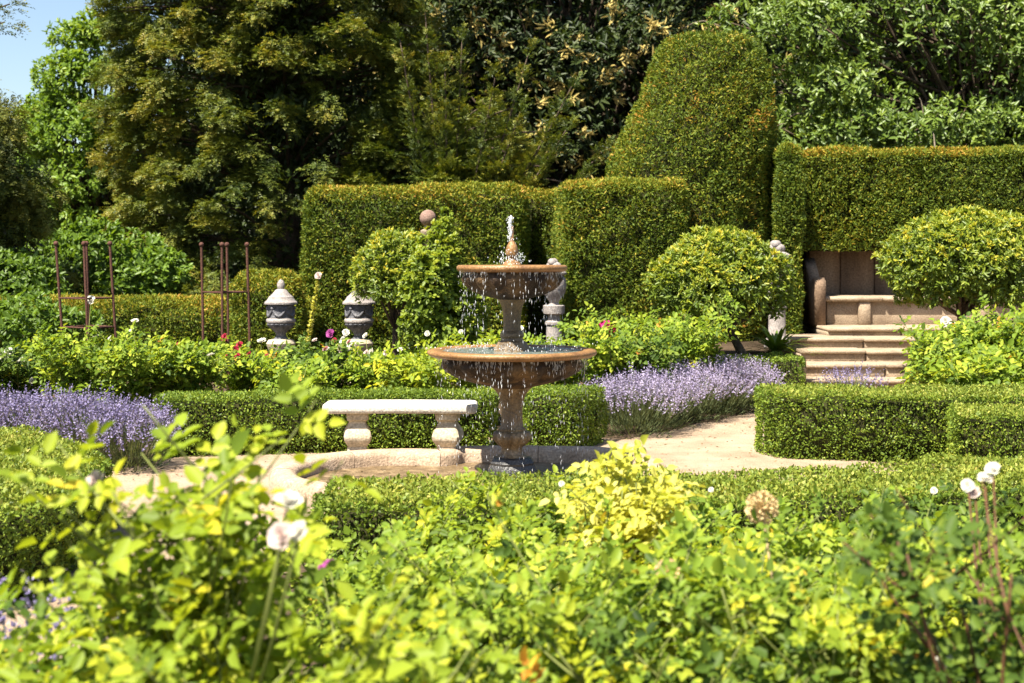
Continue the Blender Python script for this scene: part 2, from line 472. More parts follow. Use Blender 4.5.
def hedge(name, label, prisms, dens, leaf, mat, group=None, asp=.55, rpoly=.12, rtop=.07, amp=.025, scale=3.0, depth=.05,
          tips=0.0, core_inset=.08, back=.35, grow=0.0, cat="hedge", top_mat=None, seed=1, var_mu=.42, var_sd=.2):
    pts = np.array(prisms[0][0], float)
    root = thing(name, (*pts.mean(0), prisms[0][1]), label, cat, group)
    fol, top, core = MB(), MB(), MB()
    for poly, z0, z1 in prisms:
        pl = round_poly(poly, rpoly)
        h = z1 - z0
        prof = (h - rtop) + rtop * math.pi / 2
        for a, b in zip(pl, np.roll(pl, -1, 0)):
            e = b - a; ln = np.linalg.norm(e)
            if ln < 1e-6: continue
            ne = np.array([e[1], -e[0]]) / ln
            mid = (a + b) / 2
            k = 1.0 if ne @ (-unit(mid[None])[0]) > -.25 else back
            n = int(rng.poisson(dens * ln * prof * k))
            if not n: continue
            t = rng.uniform(0, 1, n); s = rng.uniform(0, prof, n)
            th = np.clip((s - (h - rtop)) / rtop, 0, None)
            z = np.where(th > 0, z1 - rtop + rtop * np.sin(th), z0 + s)
            ins = np.where(th > 0, rtop * (1 - np.cos(th)), 0)
            xy = a + t[:, None] * e - ne * ins[:, None]
            N = np.c_[ne[None] * np.cos(th)[:, None], np.sin(th)]
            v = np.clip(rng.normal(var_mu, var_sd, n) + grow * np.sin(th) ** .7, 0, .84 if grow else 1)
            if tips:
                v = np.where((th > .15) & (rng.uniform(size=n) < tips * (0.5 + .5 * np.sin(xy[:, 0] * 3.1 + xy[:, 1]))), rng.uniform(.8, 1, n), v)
            clip_surface(fol, np.c_[xy, z], N, leaf, asp, v, amp, scale, depth, seed)
        lo, hi = pl.min(0), pl.max(0)
        n = int(dens * np.prod(hi - lo) * 1.05)
        q = rng.uniform(lo, hi, (n, 2))
        q = q[inside(q, pl)]
        q = q[edge_dist(q, pl) > rtop * .9]
        n = len(q)
        if n:
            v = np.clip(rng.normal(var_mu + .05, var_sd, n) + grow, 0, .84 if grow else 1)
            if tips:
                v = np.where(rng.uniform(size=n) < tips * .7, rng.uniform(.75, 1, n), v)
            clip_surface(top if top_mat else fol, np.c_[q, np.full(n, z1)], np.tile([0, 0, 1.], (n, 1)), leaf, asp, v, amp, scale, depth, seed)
        core.prism(pl, z0, z1 - core_inset, core_inset)
    fol.build("foliage", mat, root)
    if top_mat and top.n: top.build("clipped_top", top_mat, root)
    core.build("inner_twigs", M['twig'], root)
    return root


def rosettes(mb, P, O, k, L, asp, var_mu, var_sd, spread=.9, fold=.2, droop=.15, up=.2):
    """k leaves round each tip P, pointing outwards along O"""
    n = len(P)
    if n == 0: return
    PP = np.repeat(P, k, 0); OO = np.repeat(O, k, 0)
    r = rand_unit(n * k)
    D = unit(OO * .6 + r * spread + np.array([0, 0, up]))
    Nn = unit(OO * .7 + np.array([-.25, -.3, .8]) + rand_unit(n * k) * .35)
    ll = L * rng.uniform(.65, 1.3, n * k)
    v = np.clip(np.repeat(rng.normal(var_mu, var_sd, n), k) + rng.normal(0, .1, n * k), 0, 1)
    mb.leaves(PP + rand_unit(n * k) * L * .25, D, Nn, ll, ll * asp, v, fold, droop)


def fronds(mb, P, D, L, pairs, leaf, leafw, droop, var):
    """feathery sprays: small blades in pairs along an axis that droops towards its tip"""
    n = len(P)
    if n == 0: return
    D = unit(D)
    side = unit(np.cross(D, np.array([0, 0, 1.]) + rand_unit(n) * .5))
    for k in range(pairs):
        t = (k + .6) / pairs
        base = P + D * (L * t)[:, None]
        base[:, 2] -= droop * L * t * t
        ax = D.copy(); ax[:, 2] -= droop * 2 * t; ax = unit(ax)
        s = leaf * (1.1 - .55 * t) * rng.uniform(.75, 1.25, n)
        for sg in (-1, 1):
            dd = unit(ax * .75 + side * sg * .75 + rand_unit(n) * .28)
            mb.diamonds(base, dd, np.cross(side, ax) + rand_unit(n) * .5, s, leafw * rng.uniform(.8, 1.3, n),
                        np.clip(var + rng.normal(0, .07, n) + .12 * t, 0, 1))


def frond_tree(name, label, base, height, rad, n_br, per, spray, leaf, leafw, mat, group=None, rise=.35, sag=.35, droop=.35, low=.04,
               pairs=6, power=.75, front=None, extra=(), void=-.28, clump=1.0, lean=(0, 0), var_mu=.45, hang=0.0, skew=1.0):
    root = thing(name, base, label, "tree", group)
    x0, y0, z0 = base
    mb, wood = MB(), MB()
    zs = np.linspace(0, height, 10)
    trunk = np.c_[x0 + lean[0] * zs / height + .1 * np.sin(zs), y0 + lean[1] * zs / height + .08 * np.cos(zs * 1.3), z0 + zs]
    tr = MB(); tr.tube(trunk, np.linspace(.42, .04, 10) * rad / 3.4, 9)
    tr.build("trunk", M['bark'], root, smooth=True, angle=60)
    jobs = []
    for i in range(n_br):
        h = (low + (1 - low) * ((i + .5) / n_br) ** 1.15) * height
        f = h / height
        az = i * 2.39996 + rng.uniform(-.3, .3)
        if front is not None:                       # thin out what grows on the far side
            while math.cos(az + math.pi / 2) < -.35 and rng.uniform() < front:
                az = rng.uniform(0, 2 * math.pi)
        r = rad * max((1 - f ** 1.6) ** power, .1) * rng.uniform(.72, 1.08)
        a = np.array([x0 + lean[0] * f, y0 + lean[1] * f, z0 + h])
        d = np.array([math.cos(az) * skew, math.sin(az), 0])
        jobs.append((a, d, r, rise * rng.uniform(.4, 1.5), sag * rng.uniform(.5, 1.4)))
    for (p0, p1, w) in extra:
        p0, p1 = np.array(p0, float), np.array(p1, float)
        d = p1 - p0; hr = np.linalg.norm(d[:2])
        jobs.append((p0, np.array([d[0] / hr, d[1] / hr, 0]), hr, d[2] / hr * 1.0, 0.0))
    for a, d, r, ri, sg in jobs:
        t = np.linspace(0, 1, 8)
        pts = a + d * (r * t)[:, None]
        pts[:, 2] += r * (ri * t - sg * t * t)
        wood.tube(pts, np.linspace(.035, .005, 8) * (.4 + r / 3), 5)
        n = int(per * (.35 + r / rad))
        u = rng.uniform(.22, 1.02, n) ** .8
        q = a + d * (r * u)[:, None]
        q[:, 2] += r * (ri * u - sg * u * u)
        side = np.array([-d[1], d[0], 0])
        lat = rng.normal(0, 1, n)
        w = (.10 + .22 * (1 - u)) * r ** .5
        q += side * (lat * w)[:, None]
        q[:, 2] += rng.normal(0, .10, n) - np.abs(lat) * w * .35 - hang * rng.uniform(0, 1, n) ** 2
        keep = wob(q, 1.7 * clump, 31) + .35 * rng.normal(size=n) > void
        q, lat, w, u = q[keep], lat[keep], w[keep], u[keep]
        n = len(q)
        if n == 0: continue
        D = d * .8 + side * np.sign(lat)[:, None] * np.abs(lat)[:, None] * .45 + rand_unit(n) * .45
        D[:, 2] += (ri - 2 * sg * u) * .6 - hang * .8
        fronds(mb, q, D, spray * rng.uniform(.6, 1.3, n), pairs, leaf, leafw, droop, np.clip(rng.normal(var_mu, .17, n) + .14 * wob(q, 2.6, 44), 0, 1))
    mb.build("crown", mat, root)
    wood.build("limbs", M['bark'], root)
    return root


def plume_tree(name, label, base, centre, radii, n_cl, per, size, frond, mat, group=None, power=2.3, axis=(.75, -.45), extra=(), var_mu=.45, fill=3000, leaf=.062, leafw=.021, zlow=-1):
    """old yew: short drooping plumes of needle sprays standing off the crown, with deep gaps between them"""
    root = thing(name, base, label, "tree", group)
    c, rad, b = np.array(centre, float), np.array(radii, float), np.array(base, float)
    mb, wood, tk = MB(), MB(), MB()
    zs = np.linspace(0, 1, 8)[:, None]
    top = c + np.array([0, 0, rad[2] * .7])
    trunk = b + (top - b) * zs
    tk.tube(trunk, np.linspace(.5, .06, 8), 10)
    tk.build("trunk", M['bark'], root, smooth=True, angle=60)
    d = rand_unit(n_cl * 8)
    d = d[(d[:, 1] < .25) & (d[:, 2] > zlow)][:n_cl]
    k = (np.abs(d) ** power).sum(1, keepdims=True) ** (-1 / power)          # fuller than an ellipsoid
    P = c + d * k * rad * (rng.uniform(.60, 1.0, len(d)) ** .7 + .10 * wob(d, 3.2, 61))[:, None]
    ok = P[:, 2] > .35
    P, d = P[ok], d[ok]
    h = d.copy(); h[:, 2] = 0; h = unit(h)
    A = unit(h * axis[0] + np.array([0, 0, axis[1]]) + rng.normal(0, .28, d.shape))
    sz = size * rng.uniform(.6, 1.35, len(P))
    for p0, p1 in extra:
        p0, p1 = np.array(p0, float), np.array(p1, float)
        m = 9
        t = np.linspace(.15, 1, m)[:, None]
        pp = p0 + (p1 - p0) * t + np.array([0, 0, -.35]) * np.sin(t * np.pi)
        P = np.concatenate([P, pp]); A = np.concatenate([A, unit(np.repeat((p1 - p0)[None], m, 0) + rng.normal(0, .5, (m, 3)))]); sz = np.r_[sz, size * np.linspace(1.15, .5, m)]
        wood.tube(np.concatenate([p0[None], pp]), np.linspace(.05, .01, m + 1), 5)
    for i in range(len(P)):
        n = int(per * (sz[i] / size) ** 2)
        a = A[i]; s1 = unit(np.cross(a, [.1, .2, 1.])); s2 = np.cross(s1, a)
        t = rng.uniform(-.25, 1, n); lat = rng.normal(0, 1, n); ver = rng.normal(0, 1, n)
        w = sz[i] * .34 * np.sqrt(np.clip(1.1 - t, .05, 1))
        q = P[i] + a * (t * sz[i])[:, None] + s1 * (lat * w)[:, None] + s2 * (ver * w * .55)[:, None]
        q[:, 2] -= np.abs(lat) * w * .3
        D = a * .75 + s1 * (lat * .45)[:, None] + np.array([0, 0, .22]) + rand_unit(n) * .5
        v = np.clip(rng.normal(var_mu, .13, n) + rng.normal(0, .10) + .26 * (t - .4) + .10 * wob(q, .9, 44), 0, 1)
        fronds(mb, q, D, frond * rng.uniform(.6, 1.3, n), 4, leaf, leafw, .18, v)
        if i % 3 == 0:
            u = np.linspace(0, 1, 6)[:, None]
            a0 = trunk[int(np.clip((P[i, 2] - b[2]) / (top[2] - b[2]) * 7, 0, 6))]
            wood.tube(a0 + (P[i] - a0) * u + np.array([0, 0, .25]) * np.sin(u * np.pi), np.linspace(.05, .012, 6), 5)
    d = rand_unit(fill); p = c + d * rad * rng.uniform(.2, .86, fill)[:, None]
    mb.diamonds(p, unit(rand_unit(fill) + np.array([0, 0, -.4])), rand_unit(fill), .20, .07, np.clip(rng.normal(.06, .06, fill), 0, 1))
    mb.build("crown", mat, root)
    wood.build("limbs", M['bark'], root)
    return root


def clump_tree(name, label, base, trunk_h, trunk_r, centre, radii, n_cl, cl_r, tips, leaf, asp, mat, group=None, k=5, shell=(.5, 1.0),
               fill=0, catk=0, front=True, var_mu=.45, bare=0, cat="tree", zmin=-1.0, seed=5, spread=.9, trunk_to=None, up=.15):
    root = thing(name, base, label, cat, group)
    c = np.array(centre, float); rad = np.array(radii, float)
    mb, wood, tk = MB(), MB(), MB()
    b = np.array(base, float)
    top = c + np.array([0, 0, rad[2] * .35]) if trunk_to is None else np.array(trunk_to, float)
    ts = np.linspace(0, 1, 8)[:, None]
    trunk = b + (top - b) * ts + np.array([.05, .03, 0]) * np.sin(ts * 5) * trunk_h * .2
    tk.tube(trunk, np.linspace(1, .3, 8) * trunk_r, 9)
    tk.build("trunk", M['bark'], root, smooth=True, angle=60)
    dirs = rand_unit(n_cl * 6)
    dirs = dirs[dirs[:, 2] > zmin]
    if front:
        dirs = dirs[(dirs[:, 1] < .35) | (rng.uniform(size=len(dirs)) < .25)]
    dirs = dirs[:n_cl]
    n_cl = len(dirs)
    fr = rng.uniform(shell[0], shell[1], n_cl) ** .6
    C = c + dirs * rad * fr[:, None] * (1 + .16 * wob(dirs, 2.2, seed))[:, None]
    P_all, O_all = [], []
    for i in range(n_cl):
        r = cl_r * rng.uniform(.6, 1.4)
        n = int(tips * (r / cl_r) ** 2)
        d = rand_unit(n)
        d = d[d @ unit(dirs[i] * .8 + np.array([0, -.3, .4])) > -.45]
        n = len(d)
        P_all.append(C[i] + d * r * np.array([1.15, 1.15, .75]) * rng.uniform(.55, 1.05, n)[:, None])
        O_all.append(unit(d + dirs[i] * .4))
        j = rng.integers(2, 7)
        a = trunk[j]; m = (a + C[i]) / 2 + np.array([0, 0, -.1]) * np.linalg.norm(C[i] - a)
        u = np.linspace(0, 1, 6)[:, None]
        pts = (1 - u) ** 2 * a + 2 * u * (1 - u) * m + u * u * C[i]
        wood.tube(pts, np.linspace(.13, .03, 6) * trunk_r, 5)
    P = np.concatenate(P_all); O = np.concatenate(O_all)
    rosettes(mb, P, O, k, leaf, asp, var_mu, .16, spread=spread, up=up)
    if fill:
        d = rand_unit(fill); p = c + d * rad * rng.uniform(.1, .72, fill)[:, None]
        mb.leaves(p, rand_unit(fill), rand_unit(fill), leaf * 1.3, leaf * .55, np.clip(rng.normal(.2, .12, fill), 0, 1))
    mb.build("crown", mat, root)
    wood.build("limbs", M['bark'], root)
    if catk:
        cm = MB()
        sel = rng.choice(len(P), catk // 14)
        for s in sel:
            p = P[s] + O[s] * leaf * .6
            q = np.repeat(p[None], 14, 0) + rng.normal(0, leaf * .35, (14, 3))
            D = unit(O[s] * .7 + rand_unit(14) * .9 + np.array([0, 0, -.2]))
            cm.leaves(q, D, rand_unit(14), leaf * rng.uniform(.9, 1.6, 14), leaf * .24, rng.uniform(.3, 1, 14), .6)
        tag(cm.build("catkins", M['catkin'], root), kind="stuff")
    if bare:
        for i in range(bare):
            bm_ = MB()
            p = C[rng.integers(0, n_cl)] + rng.normal(0, cl_r * .6, 3) + np.array([0, -cl_r * .6, 0])
            d = rand_unit(1)[0] * np.array([1, .4, .6])
            u = np.linspace(0, 1, 5)[:, None]
            pts = p + d * u * cl_r * 1.5 + np.array([0, 0, .15]) * np.sin(u * 3)
            bm_.tube(pts, np.linspace(.018, .006, 5), 5)
            bm_.build("bare_twig", M['grey_bark'], root)
    return root


def bloom_mb(r, seed=0, full=1.0):
    """a many-petalled open flower facing +z"""
    g = np.random.default_rng(seed)
    mb = MB()
    for ring, (n, lean, s) in enumerate(((5, .25, .62), (6, .7, .85), (7, 1.15, 1.0))):
        for j in range(n):
            a = 2 * math.pi * (j + .5 * ring) / n + g.uniform(-.2, .2)
            ax = np.array([math.cos(a), math.sin(a), 0]); sd = np.array([-ax[1], ax[0], 0])
            le = lean * full * g.uniform(.85, 1.15)
            vs = []
            for u in (0, .4, .75, 1.0):
                wv = s * r * .55 * (.35 + 1.2 * u - .75 * u * u)
                out = math.sin(le) * u * s * r + .08 * r * u * u; hi = math.cos(le) * u * s * r * .9
                for w in (-1, -.35, .35, 1):
                    vs.append(ax * (out - .10 * r * abs(w)) + sd * w * wv + np.array([0, 0, hi + .10 * r * abs(w)]))
            f = np.array([[i * 4 + k, i * 4 + k + 1, i * 4 + k + 5, i * 4 + k + 4] for i in range(3) for k in range(3)])
            mb.add(vs, f, g.uniform(.2, .9))
    return mb


BLOOMS = {}


def bloom(parent, pos, r, mat, facing=(-.35, -.6, .6), name="bloom"):
    key = (mat, int(rng.integers(0, 3)))
    if key not in BLOOMS:
        o = bloom_mb(1.0, key[1] + 7).build("bloom", M[mat])
        BLOOMS[key] = o.data
        bpy.data.objects.remove(o)
    o = bpy.data.objects.new(name, BLOOMS[key])
    col.objects.link(o)
    o.parent = parent
    o.location = Vector(pos) - parent.location
    o.scale = (r,) * 3
    f = Vector(facing) + Vector(rng.normal(0, .25, 3))
    o.rotation_euler = f.to_track_quat('Z', 'Y').to_euler()
    return o


def rose_bush(label, x, Y, h, spread, mat='rose_mid', canes=9, leaf=.042, shoots=5, dens=1.0, blooms=(), name="rose_bush", group=None,
              bloom_at=(), z0=0.0, upright=.55, cane_mat='cane', bud_mat=None, buds=0, lean=(0, 0)):
    root = thing(name, (x, Y, z0), label, "rose bush", group)
    st, lf = MB(), MB()
    B, Dd, Nn, SC = [], [], [], []
    tips = []
    def leafy(pts, k, t0):
        n = len(pts)
        t = rng.uniform(t0, 1.0, k)
        i = np.clip((t * (n - 1)).astype(int), 0, n - 2); f = (t * (n - 1) - i)[:, None]
        p = pts[i] * (1 - f) + pts[i + 1] * f
        ax = unit(pts[i + 1] - pts[i])
        r = rand_unit(k)
        d = unit(ax * .35 + unit(np.cross(ax, r)) * 1.0 + np.array([0, 0, .15]))
        B.append(p); Dd.append(d)
        Nn.append(unit(np.array([-.28, -.32, .9]) + rand_unit(k) * .6))
        SC.append(rng.uniform(.7, 1.25, k) * (1.05 - .35 * (t - t0)))
    for c in range(canes):
        az = 2 * math.pi * (c + rng.uniform(-.35, .35)) / canes
        o = spread * rng.uniform(.35, 1.0)
        hh = h * rng.uniform(.72, 1.03)
        t = np.linspace(0, 1, 9)
        pts = np.c_[x + np.cos(az) * (.05 + o * t ** (1 + upright)) + lean[0] * t + .02 * np.sin(t * 7 + c),
                    Y + np.sin(az) * (.05 + o * t ** (1 + upright)) + lean[1] * t + .02 * np.cos(t * 6 + c),
                    z0 + hh * (1.25 * t - .25 * t * t)]
        st.tube(pts, np.linspace(.007, .0025, 9), 5, rng.uniform(.2, .9))
        tips.append(pts[-1])
        leafy(pts, int(13 * dens), .22)
        for s in range(shoots):
            i = rng.integers(2, 8)
            a = rng.uniform(0, 2 * math.pi)
            ln = h * rng.uniform(.16, .36)
            d = np.array([math.cos(a) * .8, math.sin(a) * .8, rng.uniform(.2, .9)])
            u = np.linspace(0, 1, 5)[:, None]
            q = pts[i] + d * ln * u + np.array([0, 0, .12]) * ln * u * u
            st.tube(q, np.linspace(.004, .0018, 5), 4, rng.uniform(.2, .9))
            leafy(q, int(7 * dens), .15)
            if q[-1][2] > z0 + h * .7: tips.append(q[-1])
    B, Dd, Nn, SC = (np.concatenate(a) for a in (B, Dd, Nn, SC))
    side = unit(np.cross(Nn, Dd))
    v0 = np.clip(rng.normal(.42, .2, len(B)), 0, 1)
    PL = leaf * 2.0
    for (u, sgn, dd) in ((1.0, 0, 1.0), (.62, 1, .9), (.62, -1, .9), (.25, 1, .75), (.25, -1, .75)):
        p = B + Dd * (PL * u * SC)[:, None]
        p[:, 2] -= .15 * PL * u * u * SC
        d = unit(Dd * (1.0 if sgn == 0 else .45) + side * sgn * .9 + rand_unit(len(B)) * .16)
        L = leaf * dd * SC * rng.uniform(.85, 1.2, len(B))
        lf.leaves(p, d, Nn + rand_unit(len(B)) * .3, L, L * rng.uniform(.58, .75, len(B)), np.clip(v0 + rng.normal(0, .06, len(B)), 0, 1), .22, .22)
    st.build("canes", M[cane_mat], root)
    lf.build("foliage", M[mat], root)
    tips.sort(key=lambda p: -p[2])
    for (m, k, r) in blooms:
        for j in range(k):
            p = tips[(j * 2 + int(rng.integers(0, 2))) % len(tips)]
            bloom(root, p, r * rng.uniform(.8, 1.2), m)
    for (px, py, dy, r, m) in bloom_at:
        p = (X(px, Y + dy), Y + dy, Z(py, Y + dy))
        bloom(root, p, r, m)
        q = np.array([[x * .6 + p[0] * .4, Y * .6 + p[1] * .4, z0 + (p[2] - z0) * .5], [x * .2 + p[0] * .8, Y * .2 + p[1] * .8, z0 + (p[2] - z0) * .82], p])
        sm = MB(); sm.tube(q, [.005, .0035, .0025], 5); sm.build("bloom_stem", M[cane_mat], root)
    return root


def lavender(label, x, Y, rx, ry, h, n, z0=0.0, group=None, spike=.075, mat='lav'):
    root = thing("lavender_plant", (x, Y, z0), label, "lavender", group)
    fo, st, fl = MB(), MB(), MB()
    k = 900
    d = rand_unit(k); d[:, 2] = np.abs(d[:, 2])
    p = np.array([x, Y, z0]) + d * np.array([rx, ry, h * .55]) * rng.uniform(.3, 1, k)[:, None]
    fo.diamonds(p, unit(d + rand_unit(k) * .5 + np.array([0, 0, .6])), rand_unit(k), .075, .009, rng.uniform(0, 1, k))
    a = rng.uniform(0, 2 * np.pi, n); r = np.sqrt(rng.uniform(0, 1, n)) * 1.0
    b = np.c_[x + np.cos(a) * r * rx * .85, Y + np.sin(a) * r * ry * .85, z0 + h * (.10 + .34 * np.sqrt(1 - .97 * r * r))]
    out = np.c_[np.cos(a) * r * .75, np.sin(a) * r * .75, np.ones(n)]
    out = unit(out + rng.normal(0, .13, (n, 3)))
    ln = h * np.clip(rng.normal(.43, .09, n), .2, .68)
    tip = b + out * ln[:, None]
    st.diamonds(b, out, rand_unit(n), ln * 1.05, .006, rng.uniform(0, 1, n))
    vv = rng.normal(.5, .2, n)
    for j in range(9):
        t = j / 8
        s = spike * rng.uniform(.8, 1.25, n)
        q = tip + out * (s * (t - .3) * 1.25)[:, None] + rng.normal(0, .0025, (n, 3))
        fl.diamonds(q, unit(out * .55 + rand_unit(n)), rand_unit(n), .024 - .008 * t, .016 - .006 * t, np.clip(vv + rng.normal(0, .15, n), 0, 1))
    fo.build("foliage", M['lav_leaf'], root)
    tag(st.build("flower_stems", M['lav_leaf'], root), kind="stuff")
    tag(fl.build("flower_spikes", M[mat], root), kind="stuff")
    return root


def dome_shrub(label, c, rad, tips, leaf, mat, base, trunk_to, seed=1, asp=.36, twigs=10, name="dome_shrub", amp=.1, group=None, low=-.75, trunk_r=.05):
    root = thing(name, base, label, "shrub", group)
    mb, wd = MB(), MB()
    c = np.array(c, float); rad = np.array(rad, float)
    d = rand_unit(int(tips * 1.5)); d = d[d[:, 2] > low][:tips]
    n = len(d)
    shell = 1 + amp * wob(d, 5.0, seed) + amp * .6 * wob(d, 11., seed + 1)
    P = c + d * rad * (shell * (1 - rng.uniform(0, 1, n) ** 2 * .35))[:, None]
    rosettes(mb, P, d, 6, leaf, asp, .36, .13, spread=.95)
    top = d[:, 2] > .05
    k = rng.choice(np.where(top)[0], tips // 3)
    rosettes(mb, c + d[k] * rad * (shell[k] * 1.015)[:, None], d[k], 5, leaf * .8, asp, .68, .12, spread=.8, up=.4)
    b = np.array(base, float); tt = np.array(trunk_to, float)
    u = np.linspace(0, 1, 6)[:, None]
    tp = b + (tt - b) * u
    wd.tube(tp, np.linspace(trunk_r, trunk_r * .6, 6), 8)
    for i in range(twigs):
        e = c + d[i] * rad * .85
        m = (tt + e) / 2 + np.array([0, 0, -.05])
        wd.tube((1 - u) ** 2 * tt + 2 * u * (1 - u) * m + u * u * e, np.linspace(trunk_r * .5, .006, 6), 5)
    k = tips
    dd = rand_unit(k)
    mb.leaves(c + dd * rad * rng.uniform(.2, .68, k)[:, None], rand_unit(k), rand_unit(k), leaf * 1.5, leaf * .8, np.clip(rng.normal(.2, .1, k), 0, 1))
    mb.build("foliage", M[mat], root)
    wd.build("trunk", M['bark'], root, smooth=True, angle=60)
    return root


# ================================================================== THE SETTING
def sheet(name, poly, z, mat, n=1):
    mb = MB()
    p = ccw(poly)
    mb.add(np.c_[p, np.full(len(p), z)], np.arange(len(p))[None])
    return tag(mb.build(name, mat), kind="structure")


sheet("ground", [(-400, -60), (400, -60), (400, 600), (-400, 600)], 0.0, M['soil'])
th = np.linspace(0, 2 * np.pi, 48, endpoint=False)
shapes = [np.c_[3.05 * np.cos(th), 10.35 + 2.45 * np.sin(th)],
          np.array([(.75, 12.2), (2.2, 11.3), (4.3, 14.6), (5.3, 17.3), (3.4, 17.3), (2.35, 14.6)]),
          np.array([(-2.1, 8.9), (-2.75, 8.0), (-3.1, 4.4), (-1.7, 4.4), (-1.15, 7.2), (-1.0, 8.4)]),
          np.array([(-3.0, 11.0), (-2.3, 9.9), (-5.4, 9.7), (-6.4, 10.9)])]
g_ = .035
gx, gy = np.meshgrid(np.arange(-6.4, 5.4, g_), np.arange(4.4, 17.4, g_), indexing='ij')
cc = np.c_[gx.ravel() + g_ / 2, gy.ravel() + g_ / 2]
on = np.zeros(len(cc), bool)
jit = np.c_[cc, np.zeros(len(cc))]
cj = cc + np.c_[wob(jit, 9, 5), wob(jit, 9, 6)] * .035
for sp_poly in shapes:
    on |= inside(cj, sp_poly)
nx_, ny_ = gx.shape
idx = np.where(on)[0]
ii, jj = idx // ny_, idx % ny_
vid = lambda a, b: a * (ny_ + 1) + b
vx, vy = np.meshgrid(-6.4 + np.arange(nx_ + 1) * g_, 4.4 + np.arange(ny_ + 1) * g_, indexing='ij')
q = np.stack([vid(ii, jj), vid(ii + 1, jj), vid(ii + 1, jj + 1), vid(ii, jj + 1)], 1)
used, inv = np.unique(q, return_inverse=True)
pv = np.c_[vx.ravel(), vy.ravel(), np.zeros(vx.size)][used]
pv[:, 2] = .006 + .003 * (wob(pv, 2.5, 3) + 1)
pm = MB(); pm.add(pv, inv.reshape(-1, 4))
tag(pm.build("path", M['gravel'], smooth=True, angle=80), kind="structure")
lt = MB(); n = 1500
k_ = rng.integers(0, len(pv), n)
P = pv[k_] + np.c_[rng.normal(0, .02, (n, 2)), np.full(n, .006)]
lt.leaves(P, rand_unit(n) * np.array([1, 1, .12]), np.array([0, 0, 1.]) + rand_unit(n) * .35, rng.uniform(.012, .035, n), rng.uniform(.008, .018, n), rng.uniform(0, 1, n))
lm_ = leaf_mat("fallen_petals_and_leaves", [(0, (.10, .07, .03)), (.5, (.26, .19, .09)), (.8, (.42, .34, .22)), (1, (.20, .22, .06))], 0, .8, .1)
tag(lt.build("fallen_leaves", lm_), "scattered dry leaves and petals on the gravel path", "leaf litter", kind="stuff")
# raised terrace at the back right, with a low stone riser
ter = MB()
ter.prism(ccw([(1.2, 16.0), (3.3, 15.95), (3.3, 18.9), (9, 18.9), (14, 17), (14, 60), (1.2, 60)]), -.2, .5)
tag(ter.build("terrace_ground", M['soil']), kind="structure")

# ================================================================== STONE STEPS AND ALCOVE
st_root = thing("stone_steps", (4.3, 17, 0), "flight of worn pale stone steps climbing from the gravel path to the alcove", "steps")
for i, (z1, y0, x0, x1) in enumerate(((.17, 16.95, 3.42, 6.2), (.33, 17.3, 3.52, 6.2), (.47, 17.75, 3.6, 6.2), (.60, 18.2, 3.45, 6.3), (.70, 18.75, 4.16, 8.8))):
    s = MB()
    yb = 20.6 if i == 4 else y0 + 1.0
    zb = 0 if i == 0 else (.17, .33, .47, .60)[i - 1] - .02
    x = x0
    while x < x1 - .3:                                # the courses are separate stones with open joints
        w = min(rng.uniform(.75, 1.1), x1 - x)
        dz = rng.uniform(-.006, .006)
        s.box((x + w / 2, (y0 + .04 + yb) / 2, (zb + z1 - .05 + dz) / 2), (w - .014, yb - y0 - .04, z1 - .05 - zb + dz), .012)
        s.box((x + w / 2 + .002, (y0 + yb) / 2, z1 - .025 + dz), (w - .008, yb - y0, .05), .016)
        x += w
    s.build("step", M['sand'], st_root)

al = thing("stone_alcove_seat", (5, 19.6, .7), "long weathered stone seat with stained back wall in the alcove under the tall yew hedge", "stone seat")
b = MB()
x = 4.32
while x < 9.5:
    w = rng.uniform(.42, .5)
    b.box((x + w / 2, 20.80, 1.24), (w - .012, .2, 1.1), .012)
    x += w
b.build("back_wall", M['wall'], al)
b = MB(); x = 4.30
while x < 9.5:
    w = rng.uniform(.7, 1.0)
    b.box((x + w / 2, 20.12, 1.055), (w - .008, 1.14, .065), .022)
    x += w
b.build("seat_slab", M['sand'], al)
b = MB()
b.box((6.9, 20.15, .86), (5.1, 1.0, .33), .01)
b.build("seat_base", M['sand'], al)
for xx in (4.86, 6.5, 8.1):
    b = MB()
    b.box((xx, 19.63, .86), (.17, .10, .32), .02)
    b.build("seat_pier", M['sand'], al)
b = MB()      # scrolled arm at the left end
prof = [(19.45, .70), (19.45, 1.12), (19.42, 1.22), (19.45, 1.31), (19.55, 1.35), (19.66, 1.31), (19.72, 1.25), (19.95, 1.45), (20.18, 1.62), (20.18, .70)]
nn = len(prof)
v = [(xx, y, z) for xx in (4.14, 4.29) for y, z in prof]
b.add(v, [np.array([[i, (i + 1) % nn, nn + (i + 1) % nn, nn + i] for i in range(nn)]), np.arange(nn)[None, ::-1], (nn + np.arange(nn))[None]])
b.build("scrolled_arm", M['wall'], al)

# ================================================================== FOUNTAIN POOL, FOUNTAIN, BENCH
FX, FY = 0.0, 10.5
pool = thing("pool_kerb", (FX, FY, 0), "low rounded stone kerb of the fountain pool curving in front of the bench", "pool kerb")
a1 = np.linspace(R(68), R(292), 22)
lobe = np.c_[-.82 + .72 * np.cos(a1), 10.22 + .80 * np.sin(a1)]
line = np.concatenate([lobe, [[-.42, 9.3], [.1, 9.2], [.6, 9.35], [.85, 9.8], [.95, 10.3], [.88, 10.9], [.62, 11.16], [.1, 11.2], [-.38, 11.18], [-.42, 11.06]]])
line = line[::-1] if False else line
k = len(line)
pl = ccw(line)
def along(p, n):
    q = np.r_[p, p[:1]]
    d = np.r_[0, np.cumsum(np.linalg.norm(np.diff(q, axis=0), axis=1))]
    t = np.linspace(0, d[-1], n, endpoint=False)
    return np.c_[np.interp(t, d, q[:, 0]), np.interp(t, d, q[:, 1])]
dense = along(pl, 240)
